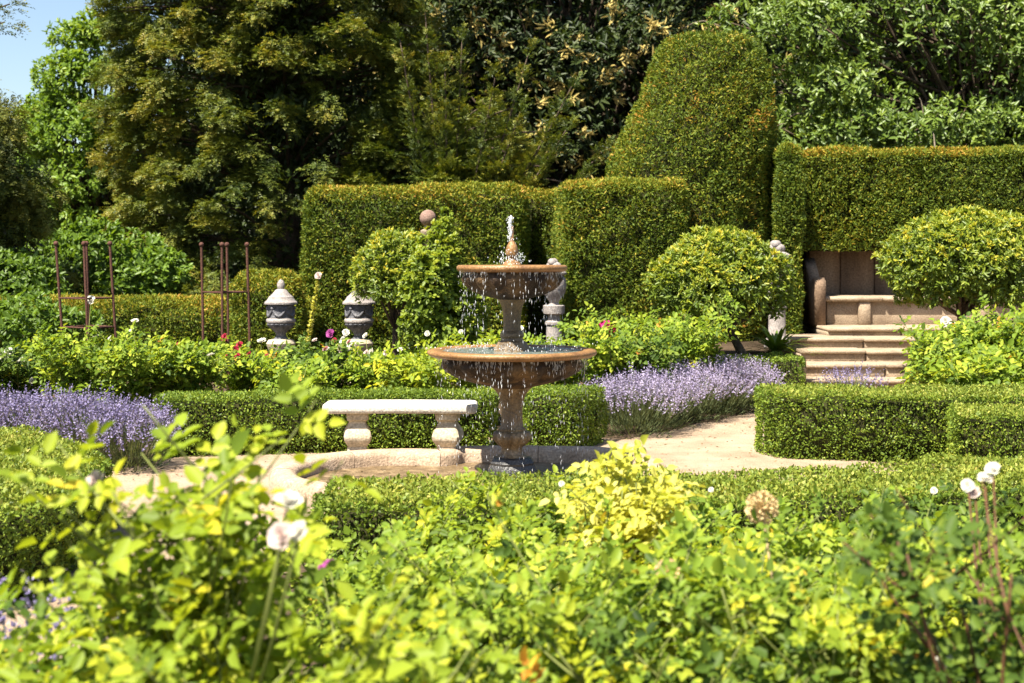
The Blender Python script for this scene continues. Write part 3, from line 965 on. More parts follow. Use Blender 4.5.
for _ in range(2): dense = (np.roll(dense, 1, 0) + dense * 2 + np.roll(dense, -1, 0)) / 4
prof_k = ((0.19, -.02), (0.195, .06), (.175, .105), (.14, .125), (.06, .125), (.015, .108), (0, .08), (0, -.02))
offs = [offset_poly(dense, o_) for o_, _ in prof_k]
cuts = [0, 22, 50, 78, 101, 128, 155, 180, 212, 240]
for c0, c1 in zip(cuts[:-1], cuts[1:]):
    ii_ = np.arange(c0, c1 + 1) % 240
    dz = rng.uniform(-.004, .004)
    vs = []
    for (o_, z), ring in zip(prof_k, offs):
        r_ = ring[ii_].copy()
        r_[0] += (r_[1] - r_[0]) * .09; r_[-1] += (r_[-2] - r_[-1]) * .09
        vs.append(np.c_[r_, np.full(len(ii_), z + dz)])
    m_ = len(ii_); kb = MB(); a_ = np.arange(m_ - 1)
    kb.add(np.concatenate(vs), [np.concatenate([np.stack([r * m_ + a_, r * m_ + a_ + 1, (r + 1) * m_ + a_ + 1, (r + 1) * m_ + a_], 1) for r in range(7)]),
                                (np.arange(8) * m_)[None], (np.arange(8) * m_ + m_ - 1)[None, ::-1]])
    kb.build("kerb_stone", M['kerb'], pool, smooth=True, angle=50)
k = len(pl)
fl = MB(); fl.add(np.c_[pl, np.full(k, .012)], np.arange(k)[None]); fl.build("pool_floor", M['stem'], pool)

fo = thing("tiered_fountain", (FX, FY, 0), "two tiered stone fountain with ochre rims and dripping water in the middle of the garden", "fountain")
C0 = (FX, FY, 0)
def gad(nl, amp, rows):
    return lambda i, th: 1 + (amp if i in rows else 0) * np.abs(np.sin(th * nl / 2)) - (amp if i in rows else 0) * .5
m = MB(); m.lathe([(.19, 0), (.192, .06), (.178, .085), (.168, .10), (.172, .115), (.15, .145), (.12, .155)], 8, C0, phase=.39)
m.build("foot", M['foot'], fo, smooth=True, angle=35)
m = MB(); m.lathe([(.118, .155), (.085, .175), (.074, .20), (.078, .225), (.10, .245), (.132, .285), (.137, .31), (.128, .335), (.112, .345)], 48, C0, lobes=gad(12, .16, (4, 5, 6, 7)))
m.build("gadrooned_bulb", M['stem'], fo, smooth=True, angle=60)
m = MB(); m.lathe([(.10, .345), (.104, .36), (.085, .375), (.078, .42), (.078, .50), (.084, .56), (.10, .61), (.125, .645), (.152, .668)], 32, C0, lobes=gad(10, .06, (3, 4, 5, 6, 7)))
m.build("lower_stem", M['stem'], fo, smooth=True, angle=50)
m = MB(); m.lathe([(.15, .668), (.20, .683), (.30, .708), (.40, .742), (.47, .785), (.508, .825), (.522, .85), (.512, .872), (.50, .89), (.50, .905)], 72, C0, lobes=gad(18, .09, (1, 2, 3, 4, 5)))
m.build("lower_bowl", M['wet'], fo, smooth=True, angle=50)
m = MB(); m.lathe([(.50, .898), (.56, .892), (.60, .898), (.622, .912), (.628, .928), (.618, .942), (.59, .948), (.53, .945), (.515, .92), (.50, .90)], 72, C0)
m.build("lower_rim", M['ochre'], fo, smooth=True, angle=60)
m = MB(); m.lathe([(.14, .915), (.13, .96), (.112, .985), (.108, 1.0), (.085, 1.012), (.08, 1.03), (.09, 1.045), (.088, 1.065), (.07, 1.085)], 32, C0)
m.build("upper_base", M['stem'], fo, smooth=True, angle=35)
m = MB(); m.lathe([(.066, 1.085), (.064, 1.13), (.066, 1.19), (.072, 1.24), (.086, 1.285), (.108, 1.315)], 32, C0, lobes=gad(10, .06, (0, 1, 2, 3, 4)))
m.build("upper_stem", M['stem'], fo, smooth=True, angle=50)
m = MB(); m.lathe([(.108, 1.315), (.15, 1.328), (.23, 1.35), (.30, 1.383), (.345, 1.425), (.365, 1.465), (.368, 1.49), (.355, 1.52)], 72, C0, lobes=gad(18, .09, (1, 2, 3, 4, 5)))
m.build("upper_bowl", M['wet'], fo, smooth=True, angle=50)
m = MB(); m.lathe([(.33, 1.522), (.37, 1.517), (.398, 1.524), (.41, 1.54), (.408, 1.558), (.395, 1.568), (.355, 1.566), (.34, 1.55), (.33, 1.525)], 72, C0)
m.build("upper_rim", M['ochre'], fo, smooth=True, angle=60)
m = MB(); m.lathe([(.075, 1.54), (.07, 1.575), (.055, 1.59), (.034, 1.605), (.028, 1.62), (.036, 1.632), (.0375, 1.64), (.0425, 1.647), (.0405, 1.656), (.0435, 1.663), (.041, 1.672), (.042, 1.679), (.039, 1.688), (.0395, 1.695), (.034, 1.705), (.034, 1.712), (.026, 1.724), (.024, 1.731), (.015, 1.745), (.012, 1.75), (.012, 1.85), (.008, 1.855)], 24, C0, lobes=lambda i, th: 1 + (.16 * np.abs(np.sin(th * 5 + (i // 2) * .9)) if 4 < i < 20 else 0))
m.build("finial", M['ochre'], fo, smooth=True, angle=50)
for r0, z in ((.515, .934), (.34, 1.552)):
    m = MB(); n = 40
    rr = np.linspace(.05, r0, 12)
    thn = np.arange(n) / n * 2 * np.pi
    v = np.concatenate([np.c_[FX + r * np.cos(thn), FY + r * np.sin(thn), z + .004 * np.sin(r * 60 + 2 * np.sin(thn * 3))] for r in rr])
    i0 = np.arange(n); i1 = (i0 + 1) % n
    m.add(v, np.concatenate([np.stack([j * n + i0, j * n + i1, (j + 1) * n + i1, (j + 1) * n + i0], 1) for j in range(11)]))
    m.build("basin_water", M['water'], fo, smooth=True, angle=80)


def drops(P, ln, w, var=.5):
    """small octahedral drops, longer than wide"""
    n = len(P)
    m = MB()
    ln = np.broadcast_to(ln, (n,)); w = np.broadcast_to(w, (n,))
    o = np.zeros((n, 6, 3))
    o[:, 0, 0] = w; o[:, 1, 1] = w; o[:, 2, 0] = -w; o[:, 3, 1] = -w; o[:, 4, 2] = ln; o[:, 5, 2] = -ln
    v = P[:, None] + o
    t = np.array([[0, 1, 4], [1, 2, 4], [2, 3, 4], [3, 0, 4], [1, 0, 5], [2, 1, 5], [3, 2, 5], [0, 3, 5]])
    m.add(v.reshape(-1, 3), (np.arange(n)[:, None, None] * 6 + t[None]).reshape(-1, 3))
    return m


def curtain(n, r, z1, z0, jit, bias):
    strands = rng.uniform(0, 2 * np.pi, 120)
    a = strands[rng.integers(0, 120, n)] + rng.normal(0, .006, n)
    z = z1 - (z1 - z0) * rng.uniform(0, 1, n) ** bias
    rr = r + rng.normal(0, jit, n)
    return np.c_[FX + rr * np.cos(a), FY + rr * np.sin(a), z]


P = curtain(1000, .375, 1.515, .95, .012, 4.2)
tag(drops(P, rng.uniform(.003, .026, len(P)), rng.uniform(.0008, .0016, len(P))).build("falling_drops", M['spray'], fo), kind="stuff")
P = np.concatenate([curtain(1300, .55, .888, .06, .014, 3.6), curtain(170, .13, .66, .1, .03, 1.0)])
tag(drops(P, rng.uniform(.003, .026, len(P)), rng.uniform(.0008, .0016, len(P))).build("falling_drops", M['spray'], fo), kind="stuff")
n = 260
P = np.c_[FX + rng.normal(0, .05, n), FY + rng.normal(0, .05, n), 1.575 + np.abs(rng.normal(0, .06, n))]
P = np.concatenate([P, np.c_[FX - .012 + rng.normal(0, .010, 240), FY - .01 + rng.normal(0, .010, 240), 1.74 + .19 * rng.uniform(0, 1, 240) ** .8],
                    np.c_[FX + rng.normal(0, .28, 240), FY + rng.normal(0, .28, 240), .95 + np.abs(rng.normal(0, .02, 240))]])
sp = drops(P, rng.uniform(.003, .010, len(P)), rng.uniform(.0015, .0035, len(P)))
zz = np.linspace(0, 1, 9)
sp.tube(np.c_[FX - .012 + .006 * np.sin(zz * 9), np.full(9, FY - .012), 1.77 + .165 * zz], .004 + .006 * zz * (1.15 - zz) * 2 + .002 * np.sin(zz * 17), 8)
tag(sp.build("water_jet", M['spray'], fo), kind="stuff")

BX, BY = X(401, 11.25), 11.25
be = thing("stone_bench", (BX, BY, 0), "white stone bench on two carved baluster legs beside the fountain pool", "bench")
t = np.linspace(-1, 1, 17)
front = np.c_[BX + t * .605, BY - .19 - .05 * t ** 2 + .035]
backe = np.c_[BX + t[::-1] * .605, BY + .21 - .05 * t[::-1] ** 2 + .035]
out = round_poly(np.concatenate([front[::4], backe[::4]]), .07, 5)
sm = MB(); kk = len(out); rg = []
for off, z in ((-.018, .405), (-.006, .411), (0, .43), (0, .455), (-.006, .472), (-.018, .478)):
    rg.append(np.c_[offset_poly(out, off), np.full(kk, z)])
i0 = np.arange(kk); i1 = (i0 + 1) % kk
sm.add(np.concatenate(rg), [np.concatenate([np.stack([j * kk + i0, j * kk + i1, (j + 1) * kk + i1, (j + 1) * kk + i0], 1) for j in range(5)]), np.arange(kk)[None, ::-1], (5 * kk + np.arange(kk))[None]])
sm.build("seat", M['seat'], be, smooth=True, angle=50)
for lx, tw in ((X(357.5, 11.25), .12), (X(448, 11.25), -.12)):
    lm = MB()
    prof = [(.104, 0), (.10, .03), (.086, .08), (.075, .125), (.074, .138), (.084, .155), (.104, .19), (.108, .22), (.098, .26), (.074, .30), (.064, .322), (.066, .335), (.084, .35), (.086, .385), (.082, .404)]
    th8 = np.array([-.72, -.28, .28, .72])
    vs = []
    for r, z in prof:                                   # square section with chamfered corners, deeper than wide
        c = r * .13; d = r * 1.3
        pts = [(-r + c, -d), (r - c, -d), (r, -d + c), (r, d - c), (r - c, d), (-r + c, d), (-r, d - c), (-r, -d + c)]
        ca, sa = math.cos(tw), math.sin(tw)
        vs += [(lx + ca * a - sa * b_, BY + sa * a + ca * b_, z) for a, b_ in pts]
    i0 = np.arange(8); i1 = (i0 + 1) % 8; L_ = len(prof)
    lm.add(vs, [np.concatenate([np.stack([j * 8 + i0, j * 8 + i1, (j + 1) * 8 + i1, (j + 1) * 8 + i0], 1) for j in range(L_ - 1)]), np.arange(8)[None, ::-1], ((L_ - 1) * 8 + np.arange(8))[None]])
    lm.build("leg", M['limestone'], be, smooth=True, angle=30)

# ================================================================== CLIPPED HEDGES
BOX = dict(dens=8600, leaf=.024, mat=M['box'], amp=.024, scale=4.5, depth=.05, rtop=.05, group="clipped box hedges round the fountain")
hedge("box_hedge", "clipped green box hedge directly behind the white stone bench",
      [([(X(150, 11.4), 11.45), (-1.6, 11.72), (-.14, 11.8), (-.12, 12.35), (-1.7, 12.35), (-2.95, 12.0)], 0, .50)], **BOX, seed=2)
hedge("box_hedge", "short box hedge end just right of the fountain stem beside the lavender",
      [([(.07, 11.8), (.48, 11.72), (.86, 12.5), (.1, 12.6)], 0, .51)], **BOX, seed=3)
hedge("box_hedge", "broad sunlit box hedge right of the gravel path, below the steps",
      [([(2.0, 11.75), (2.14, 11.35), (3.2, 11.2), (5.4, 11.1), (5.4, 12.1), (2.7, 12.2), (2.08, 12.15)], 0, .55),
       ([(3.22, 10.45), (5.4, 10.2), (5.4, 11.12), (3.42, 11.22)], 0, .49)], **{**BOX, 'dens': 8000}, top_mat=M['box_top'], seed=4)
hedge("box_hedge", "long low box hedge between the foreground roses and the fountain pool",
      [([(-1.0, 7.0), (1.0, 7.05), (2.4, 7.45), (4.2, 8.1), (4.0, 9.2), (2.4, 8.5), (1.2, 8.15), (.2, 8.05), (-1.0, 7.95)], 0, .42)],
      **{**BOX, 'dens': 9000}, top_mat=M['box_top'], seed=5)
hedge("box_hedge", "box hedge at the left picture edge with sunlit top and dark shaded side",
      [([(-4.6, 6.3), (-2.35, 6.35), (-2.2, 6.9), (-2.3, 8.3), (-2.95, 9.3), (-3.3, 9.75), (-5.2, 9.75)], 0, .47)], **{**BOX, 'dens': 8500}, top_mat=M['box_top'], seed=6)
hedge("box_hedge", "small box hedge block in front of the dome shrub beside the steps",
      [([(2.25, 15.5), (3.2, 15.45), (3.22, 15.9), (2.25, 16.0)], 0, .55)], **{**BOX, 'dens': 4500}, seed=7)

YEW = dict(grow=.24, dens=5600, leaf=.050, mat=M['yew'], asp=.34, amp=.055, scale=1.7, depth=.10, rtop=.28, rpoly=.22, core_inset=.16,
           group="clipped yew hedges at the back")
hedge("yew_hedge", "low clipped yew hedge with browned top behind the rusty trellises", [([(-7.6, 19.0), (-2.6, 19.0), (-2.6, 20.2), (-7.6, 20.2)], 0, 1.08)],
      **{**YEW, 'rtop': .3}, tips=.3, seed=11)
hedge("yew_hedge", "yellow-green topped yew hedge behind the lidded stone urn", [([(X(226, 18.3), 18.3), (X(302, 18.3), 18.3), (X(302, 18.3), 18.95), (X(226, 18.3), 18.95)], 0, 1.44)],
      **{**YEW, 'rtop': .3}, tips=.25, seed=12, var_mu=.52)
yz = 2.66
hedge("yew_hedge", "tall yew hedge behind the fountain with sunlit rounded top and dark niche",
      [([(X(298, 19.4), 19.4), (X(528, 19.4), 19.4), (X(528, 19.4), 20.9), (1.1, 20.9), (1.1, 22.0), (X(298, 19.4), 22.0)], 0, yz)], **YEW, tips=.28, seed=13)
# topiary: square shoulder block with a leaning dome growing out of it
tz = thing("yew_topiary", (2.55, 20, 0), "giant domed yew topiary on a square clipped shoulder, tallest of the hedges", "topiary", "clipped yew hedges at the back")
mb, core = MB(), MB()
prof_t = [(1.16, 0.0), (1.16, 1.5), (1.17, 2.55), (1.14, 3.0), (1.07, 3.45), (.96, 3.9), (.86, 4.3), (.76, 4.55), (.66, 4.68), (.48, 4.76), (.24, 4.79), (.02, 4.795)]
pr = np.array(prof_t)
seg_l = np.linalg.norm(np.diff(pr, axis=0), axis=1); cum = np.r_[0, np.cumsum(seg_l)]
n = 160000
s = rng.uniform(0, cum[-1], n); r_s = np.interp(s, cum, pr[:, 0]); a = rng.uniform(0, 2 * np.pi, n); keep = (rng.uniform(0, 1.2, n) < r_s + .1) & ((np.sin(a) < .3) | (rng.uniform(size=n) < .3))
s = s[keep]; a = a[keep]; n = len(s)
r_s = np.interp(s, cum, pr[:, 0]); z_s = np.interp(s, cum, pr[:, 1])
ds = .06
dr = np.interp(s + ds, cum, pr[:, 0]) - np.interp(s - ds, cum, pr[:, 0]); dz = np.interp(s + ds, cum, pr[:, 1]) - np.interp(s - ds, cum, pr[:, 1])
nn_ = unit(np.c_[dz, -dr])
def cx_t(z): return np.interp(z, [0, 2.6, 2.9, 3.45, 4.3, 4.8], [2.43, 2.43, 2.48, 2.62, 2.77, 2.80])
P = np.c_[cx_t(z_s) + r_s * np.cos(a), 20 + r_s * np.sin(a), z_s]
N = np.c_[nn_[:, 0] * np.cos(a), nn_[:, 0] * np.sin(a), nn_[:, 1]]
v = np.clip(rng.normal(.46, .2, n), 0, 1)
spots = wob(P, 5.0, 77) + wob(P, 9., 78) * .6
v = np.where((spots > .7) & (rng.uniform(size=n) < .28), rng.uniform(.82, 1, n), v)
clip_surface(mb, P, N, .050, .36, v, .045, 2.4, .09, 15)
core.lathe([(max(r - .17, .01), max(z - .14, 0)) for r, z in prof_t[:3]], 28, (2.48, 20, 0))
thc = np.arange(28) / 28 * 2 * np.pi
vv = np.concatenate([np.c_[cx_t(z) + max(r - .17, .01) * np.cos(thc), 20 + max(r - .17, .01) * np.sin(thc), np.full(28, z - .16)] for r, z in prof_t[2:]])
i0 = np.arange(28); i1 = (i0 + 1) % 28
core.add(vv, np.concatenate([np.stack([j * 28 + i0, j * 28 + i1, (j + 1) * 28 + i1, (j + 1) * 28 + i0], 1) for j in range(len(prof_t) - 3)]))
mb.build("foliage", M['yew'], tz)
core.build("inner_twigs", M['twig'], tz)
sh = hedge("yew_hedge", "x", [([(X(560, 18.5), 18.5), (2.32, 18.5), (2.32, 20.9), (X(560, 18.5), 20.9)], 0, 2.66)], **{**YEW, 'rtop': .16}, tips=.3, seed=16)
for o in list(sh.children):                      # the square shoulder is part of the topiary
    o.parent = tz
    o.location = sh.location - tz.location
    o.name = {"f": "shoulder_foliage", "i": "shoulder_twigs"}[o.name[0]]
bpy.data.objects.remove(sh)
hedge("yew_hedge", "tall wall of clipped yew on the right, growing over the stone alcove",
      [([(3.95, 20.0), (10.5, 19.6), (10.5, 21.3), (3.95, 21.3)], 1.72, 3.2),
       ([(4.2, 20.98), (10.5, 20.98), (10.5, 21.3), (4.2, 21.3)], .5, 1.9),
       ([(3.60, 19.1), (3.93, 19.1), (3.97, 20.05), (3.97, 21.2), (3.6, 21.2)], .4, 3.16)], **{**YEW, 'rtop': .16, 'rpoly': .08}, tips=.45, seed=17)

# ================================================================== TREES
plume_tree("yew_tree", "huge olive and gold yew tree filling the upper left", (-4.6, 29.5, 0), (-4.85, 29.5, 5.6), (3.15, 2.9, 7.6), 900, 120, .46, .17, M['yew_tree'], fill=22000, leaf=.075, leafw=.023, var_mu=.5)
plume_tree("yew_tree", "dark spreading yew with upswept branch tips above the middle hedge", (-1.3, 28.4, 0), (-1.45, 28.4, 2.2), (1.8, 1.7, 2.5), 150, 120, .48, .16, M['yew_tree'], axis=(.7, .25), var_mu=.5, fill=5000, leaf=.072, leafw=.022,
           extra=[((-1.1 + .002 * (px - 500), 27.4, 1.9), (X(px, 26.5), 26.5, Z(py, 26.5))) for (px, py) in ((528, 55), (495, 78), (572, 86), (566, 130), (520, 112), (462, 40), (602, 152), (425, 12), (400, 40), (445, 70))])
plume_tree("weeping_conifer", "dark conifer with hanging sprays at the left picture edge", (-8.7, 22.5, 0), (-8.65, 22.5, 2.0), (1.35, 1.2, 2.35), 190, 110, .46, .17, M['weep'], axis=(.32, -.95), power=2.0, fill=3500, leaf=.07, leafw=.02, var_mu=.5)
plume_tree("weeping_conifer", "overhanging tree with one drooping bough showing at the top left corner", (-10.4, 19.5, 0), (-10.6, 19.5, 5.6), (2.0, 1.5, 2.6), 120, 90, .42, .16, M['weep'], axis=(.3, -.95), fill=1200, leaf=.06, leafw=.018, var_mu=.35,
           extra=[((-9.6, 19.5, 5.2), (X(10, 19.4), 19.4, Z(4, 19.4))), ((-9.6, 19.5, 5.0), (X(5, 19.3), 19.3, Z(22, 19.3)))])
clump_tree("oak_tree", "bright green broad-leaved tree against the sky on the left", (-10.9, 37, 0), 6, .35, (-10.9, 37, 3.9), (1.7, 2.0, 4.1), 120, .52, 95, .13, .55, M['lime'], fill=900, seed=8)
clump_tree("chestnut_tree", "dark sweet chestnut hung with cream catkins behind the hedges", (1.9, 36, 0), 9, .5, (1.4, 36, 6.0), (6.6, 3.0, 6.5), 240, .85, 75, .19, .34, M['dark_leaf'], fill=9000, catk=11000, seed=9, var_mu=.45)
clump_tree("evergreen_oak", "glossy green broad-leaved tree with bare twigs above the right hedge", (10.2, 31, 0), 8, .4, (10.4, 31, 5.2), (5.8, 2.6, 4.9), 300, .62, 85, .145, .40, M['oak'], fill=6000, bare=60, seed=10, zmin=-.8)
clump_tree("beech_tree", "dense dark tree standing behind the golden yew", (-4.2, 40, 0), 9, .5, (-4.6, 39, 6.5), (4.9, 2.5, 8.5), 170, 1.1, 75, .26, .6, M['dark_leaf'], fill=9000, seed=12, var_mu=.3)
clump_tree("beech_tree", "dense dark tree far behind the topiary and right hedge", (9, 42, 0), 9, .5, (8.5, 42, 6), (9, 2.5, 8), 230, 1.3, 65, .30, .6, M['dark_leaf'], fill=9000, seed=13, var_mu=.3)
fw = MB(); n = 26000
px_ = rng.uniform(-34, 34, n); hz = np.where(px_ < -9.5, 5.2, 11) * (1 + .12 * np.sin(px_ * 1.1) + .08 * np.sin(px_ * 2.7))
P = np.c_[px_, 47 + rng.uniform(-1.2, 1.2, n) + .8 * np.sin(px_ * .9), hz * rng.uniform(0, 1, n)]
fw.leaves(P, rand_unit(n), unit(rand_unit(n) + np.array([0, -.5, .4])), rng.uniform(.35, .7, n), .42, np.clip(rng.normal(.3, .15, n), 0, 1))
tag(fw.build("far_woodland", M['dark_leaf']), "dark mass of woodland far behind the garden trees", "woodland", kind="stuff")
clump_tree("laurel_bush", "dark leafy laurel under the conifer at the left edge", (X(15, 20.5), 20.5, 0), 1, .06, (X(5, 20.5), 20.5, .75), (1.35, .8, .95), 60, .3, 70, .10, .45, M['lime'], fill=700, cat="shrub", seed=14, var_mu=.12, group="shrubs under the trees")
clump_tree("laurel_bush", "loose mid-green bush behind the left rusty trellis", (X(118, 25), 25, 0), 1, .06, (X(112, 25), 25, 1.0), (1.15, .8, 1.15), 60, .34, 70, .12, .5, M['lime'], fill=700, cat="shrub", seed=15, var_mu=.2, group="shrubs under the trees")
clump_tree("laurel_bush", "low dark bush in front of the conifer trunk at far left", (X(40, 17.5), 17.5, 0), 1, .05, (X(22, 17.5), 17.5, .5), (.8, .6, .62), 40, .24, 60, .08, .5, M['lime'], fill=400, cat="shrub", seed=16, var_mu=.12, group="shrubs under the trees")

# ================================================================== DOME SHRUBS AND CLIMBER
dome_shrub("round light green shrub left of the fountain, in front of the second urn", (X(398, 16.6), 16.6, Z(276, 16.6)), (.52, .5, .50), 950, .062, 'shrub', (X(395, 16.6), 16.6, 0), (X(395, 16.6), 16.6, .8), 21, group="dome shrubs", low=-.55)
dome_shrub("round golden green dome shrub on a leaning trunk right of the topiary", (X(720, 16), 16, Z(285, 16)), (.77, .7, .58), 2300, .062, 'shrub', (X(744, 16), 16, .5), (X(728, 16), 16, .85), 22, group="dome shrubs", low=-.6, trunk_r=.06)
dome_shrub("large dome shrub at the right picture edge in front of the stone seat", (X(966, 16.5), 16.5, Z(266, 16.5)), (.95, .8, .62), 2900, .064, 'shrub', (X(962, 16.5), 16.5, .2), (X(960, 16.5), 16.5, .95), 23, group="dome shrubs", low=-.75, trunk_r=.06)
pc = thing("garden_post", (X(428, 16), 16, 0), "stone post topped with a pinkish ball rising out of a climber left of the fountain", "post")
m = MB(); m.lathe([(.07, 0), (.07, 1.88), (.085, 1.9), (.085, 1.93), (.04, 1.95), (.04, 1.99)], 16, tuple(pc.location)); m.build("shaft", M['sand'], pc, smooth=True)
m = MB(); m.ball((pc.location.x, 16, 2.07), .093, 24, 14); m.build("ball_finial", M['ball'], pc, smooth=True, angle=80)
cl = dome_shrub("leafy green climber clothing the ball-topped post", (X(433, 15.9), 15.85, 1.16), (.36, .3, .86), 1000, .062, 'climb', (X(430, 15.9), 15.75, 0), (X(430, 15.9), 15.8, .6), 24, .6, name="climbing_plant", amp=.22, low=-.95, trunk_r=.02)
dome_shrub("leafy bush spreading low at the foot of the climber", (X(450, 16.1), 16.1, .75), (.42, .35, .62), 620, .06, 'climb', (X(450, 16.1), 16.1, 0), (X(450, 16.1), 16.1, .4), 25, .55, name="leafy_bush", amp=.2, low=-.95, trunk_r=.02)

# strap-leaved plant beside the steps
sp_ = thing("strap_leaf_plant", (X(776, 16.7), 16.7, .5), "clump of arching strap leaves between the dome shrub and the steps", "plant")
m = MB()
for i in range(110):
    a = rng.uniform(0, 6.28); L_ = rng.uniform(.4, .75); e = rng.uniform(.35, 1.15)
    u = np.linspace(0, 1, 6)
    o_ = np.c_[np.cos(a) * np.cos(e) * L_ * u, np.sin(a) * np.cos(e) * L_ * u, np.sin(e) * L_ * u - .42 * L_ * u ** 2]
    c_ = np.array(sp_.location) + o_
    sd = np.array([-math.sin(a), math.cos(a), 0])
    w_ = .024 * (1.05 - u ** 2)[:, None]
    v = np.concatenate([c_ - sd * w_, c_ + sd * w_])
    m.add(v, np.array([[j, j + 1, 7 + j, 6 + j] for j in range(5)]), rng.uniform(0, 1))
m.build("leaves", M['strap'], sp_)

# ================================================================== URNS AND PILLARS
def px_prof(rows, y0, sc):
    return [(w / sc, (y0 - y) / sc) for w, y in rows][::-1]
URN_L = [(1, 279.5), (2.6, 281), (4, 284), (3.6, 287.5), (2.6, 288.5)]
LID = [(2.6, 288.5), (5.6, 290), (8.2, 293.4), (11.2, 296.2), (12.2, 296.8), (12.6, 298), (14.2, 300.4), (15.6, 301.6), (16.4, 302.2), (16.4, 304)]
BODY = [(13, 304), (13.2, 306), (12.6, 308), (12.8, 316), (13.2, 319)]
RING = [(13, 318), (14.3, 319), (14.8, 320.5), (14.4, 322), (13.2, 323)]
LOWER = [(13.2, 323), (13.6, 324), (13, 325.5), (11, 327.5), (7.6, 330), (5.4, 333), (4.8, 336), (6.2, 337.5), (7.2, 339)]
def lidded_urn(label, px, Y, group, ring_lobes=True):
    sc = F / Y
    zt = Z(339, Y)
    r = thing("lidded_urn", (X(px, Y), Y, zt), label, "urn", group)
    c = tuple(r.location)
    for nm, rows, mt, lob in (("finial", URN_L, 'urn_pale', None), ("lid", LID, 'urn_pale', None), ("body", BODY, 'urn_dark', None), ("ring", RING, 'urn_pale', None), ("base", LOWER, 'urn_dark', gad(16, .1, (4, 5, 6, 7)))):
        m = MB(); m.lathe(px_prof(rows, 339, sc), 48, c, lobes=lob); m.build(nm, M[mt], r, smooth=True, angle=35)
    sw = MB()                                        # carved swags round the body
    for k in range(6):
        a0 = k * math.pi / 3
        u = np.linspace(0, 1, 9)
        aa = a0 + u * math.pi / 3
        sw.tube(np.c_[c[0] + 13 / sc * np.cos(aa), c[1] + 13 / sc * np.sin(aa), c[2] + (30 - 7 * np.sin(u * math.pi)) / sc], .012 + .008 * np.sin(u * math.pi), 6)
        sw.ball((c[0] + 13 / sc * math.cos(a0), c[1] + 13 / sc * math.sin(a0), c[2] + 31 / sc), .025, 8, 6)
    sw.build("carved_swags", M['urn_dark'], r, smooth=True, angle=70)
    p = thing("stone_pedestal", (X(px, Y), Y, 0), label.replace("lidded grey stone urn", "pale stone pedestal below the urn"), "pedestal", "pedestals under the urns")
    m = MB(); m.lathe([(.20, 0), (.20, .08), (.15, .12), (.14, zt - .14), (.16, zt - .10), (.175, zt - .05), (.15, zt - .01), (.09, zt)], 24, tuple(p.location)); m.build("shaft", M['limestone'], p, smooth=True, angle=35)
lidded_urn("lidded grey stone urn standing in the open right of the second trellis", 281, 17, "lidded stone urns")
lidded_urn("lidded grey stone urn half hidden by the round shrub left of the fountain", 359, 17.4, "lidded stone urns")

def pillar_urn(label, px, Y, z0, ztop, w, group):
    r = thing("urn_pillar", (X(px, Y), Y, z0), label, "stone pillar", group)
    c = tuple(r.location)
    h = ztop - z0
    zc = h - .72
    m = MB(); m.lathe([(w * 1.5, 0), (w * 1.5, .08), (w * 1.1, .12), (w, .14), (w * .95, zc - .16), (w * 1.12, zc - .15), (w * 1.12, zc - .12), (w * .8, zc - .10), (w * .75, zc - .03), (w * 1.3, zc - .01), (w * 1.35, zc + .09), (w * 1.2, zc + .1)], 24, c); m.build("column", M['urn_pale'], r, smooth=True, angle=30)
    m = MB(); m.lathe([(w * .7, zc + .1), (w * .55, zc + .13), (w * .8, zc + .18), (w * 1.35, zc + .26), (w * 1.5, zc + .36), (w * 1.45, zc + .44), (w * 1.2, zc + .47), (w * 1.55, zc + .50), (w * 1.55, zc + .52), (w * .9, zc + .56)], 32, c, lobes=gad(12, .10, (2, 3, 4))); m.build("urn", M['urn_pale'], r, smooth=True, angle=40)
    m = MB()
    for i in range(9):
        a = i * .7
        m.ball((c[0] + math.cos(a) * w * .5 * (i > 0), c[1] + math.sin(a) * w * .5 * (i > 0), c[2] + zc + .60 + .05 * (i % 3 == 0)), .055, 10, 7)
    m.build("carved_fruit", M['urn_pale'], r, smooth=True, angle=70)
pillar_urn("pale stone pillar with urn half hidden behind the fountain's upper basin", 554, 18.4, 0, Z(257, 18.4), .105, "urn pillars")
pillar_urn("pale stone pillar with urn between the dome shrub and the right yew hedge", 777, 17.9, .5, Z(239, 17.9), .11, "urn pillars")

# ================================================================== TRELLISES
def trellis(label, Y, posts, top, base_z, rungs, group):
    cxp = sum(p[0] for p in posts) / 4
    r = thing("rusty_trellis", (X(cxp, Y), Y, 0), label, "trellis", group)
    dep = (0, -.26, .26, 0)
    pts = []
    for (p0, p1), dy in zip(posts, dep):
        yy = Y + dy
        a = np.array([X(p0, yy), yy, Z(top, yy)]); b_ = np.array([X(p1, yy), yy, 0])
        k = a[2]; b_[0] = a[0] + (X(p1, yy) - X(p0, yy)) * 1.6
        pts.append((a, b_))
        m = MB(); m.tube(np.array([b_, (a + b_) / 2 + np.array([.004, 0, 0]), a]), .014, 8); o = m.build("post", M['rust'], r, smooth=True, angle=60)
        m = MB(); m.ball(a + np.array([0, 0, .015]), .027, 12, 8); s_ = m.build("ball_tip", M['rust'], None, origin=tuple(r.location), smooth=True, angle=80)
        s_.location = (0, 0, 0); s_.parent = o
    for zr in rungs:
        for i, j in ((0, 1), (1, 3), (3, 2), (2, 0)):
            q = [pts[k][1] + (pts[k][0] - pts[k][1]) * zr / pts[k][0][2] for k in (i, j)]
            m = MB(); m.tube(np.array([q[0], (q[0] + q[1]) / 2, q[1]]), .009, 6); m.build("rung", M['rust'], r)
trellis("rusty iron trellis at far left with a white rose climbing in it", 14.8, [(56, 63), (84, 88), (86.5, 89), (110, 116)], 245, 0, (Z(328, 14.55), Z(298, 14.8), .4), "rusty trellises")
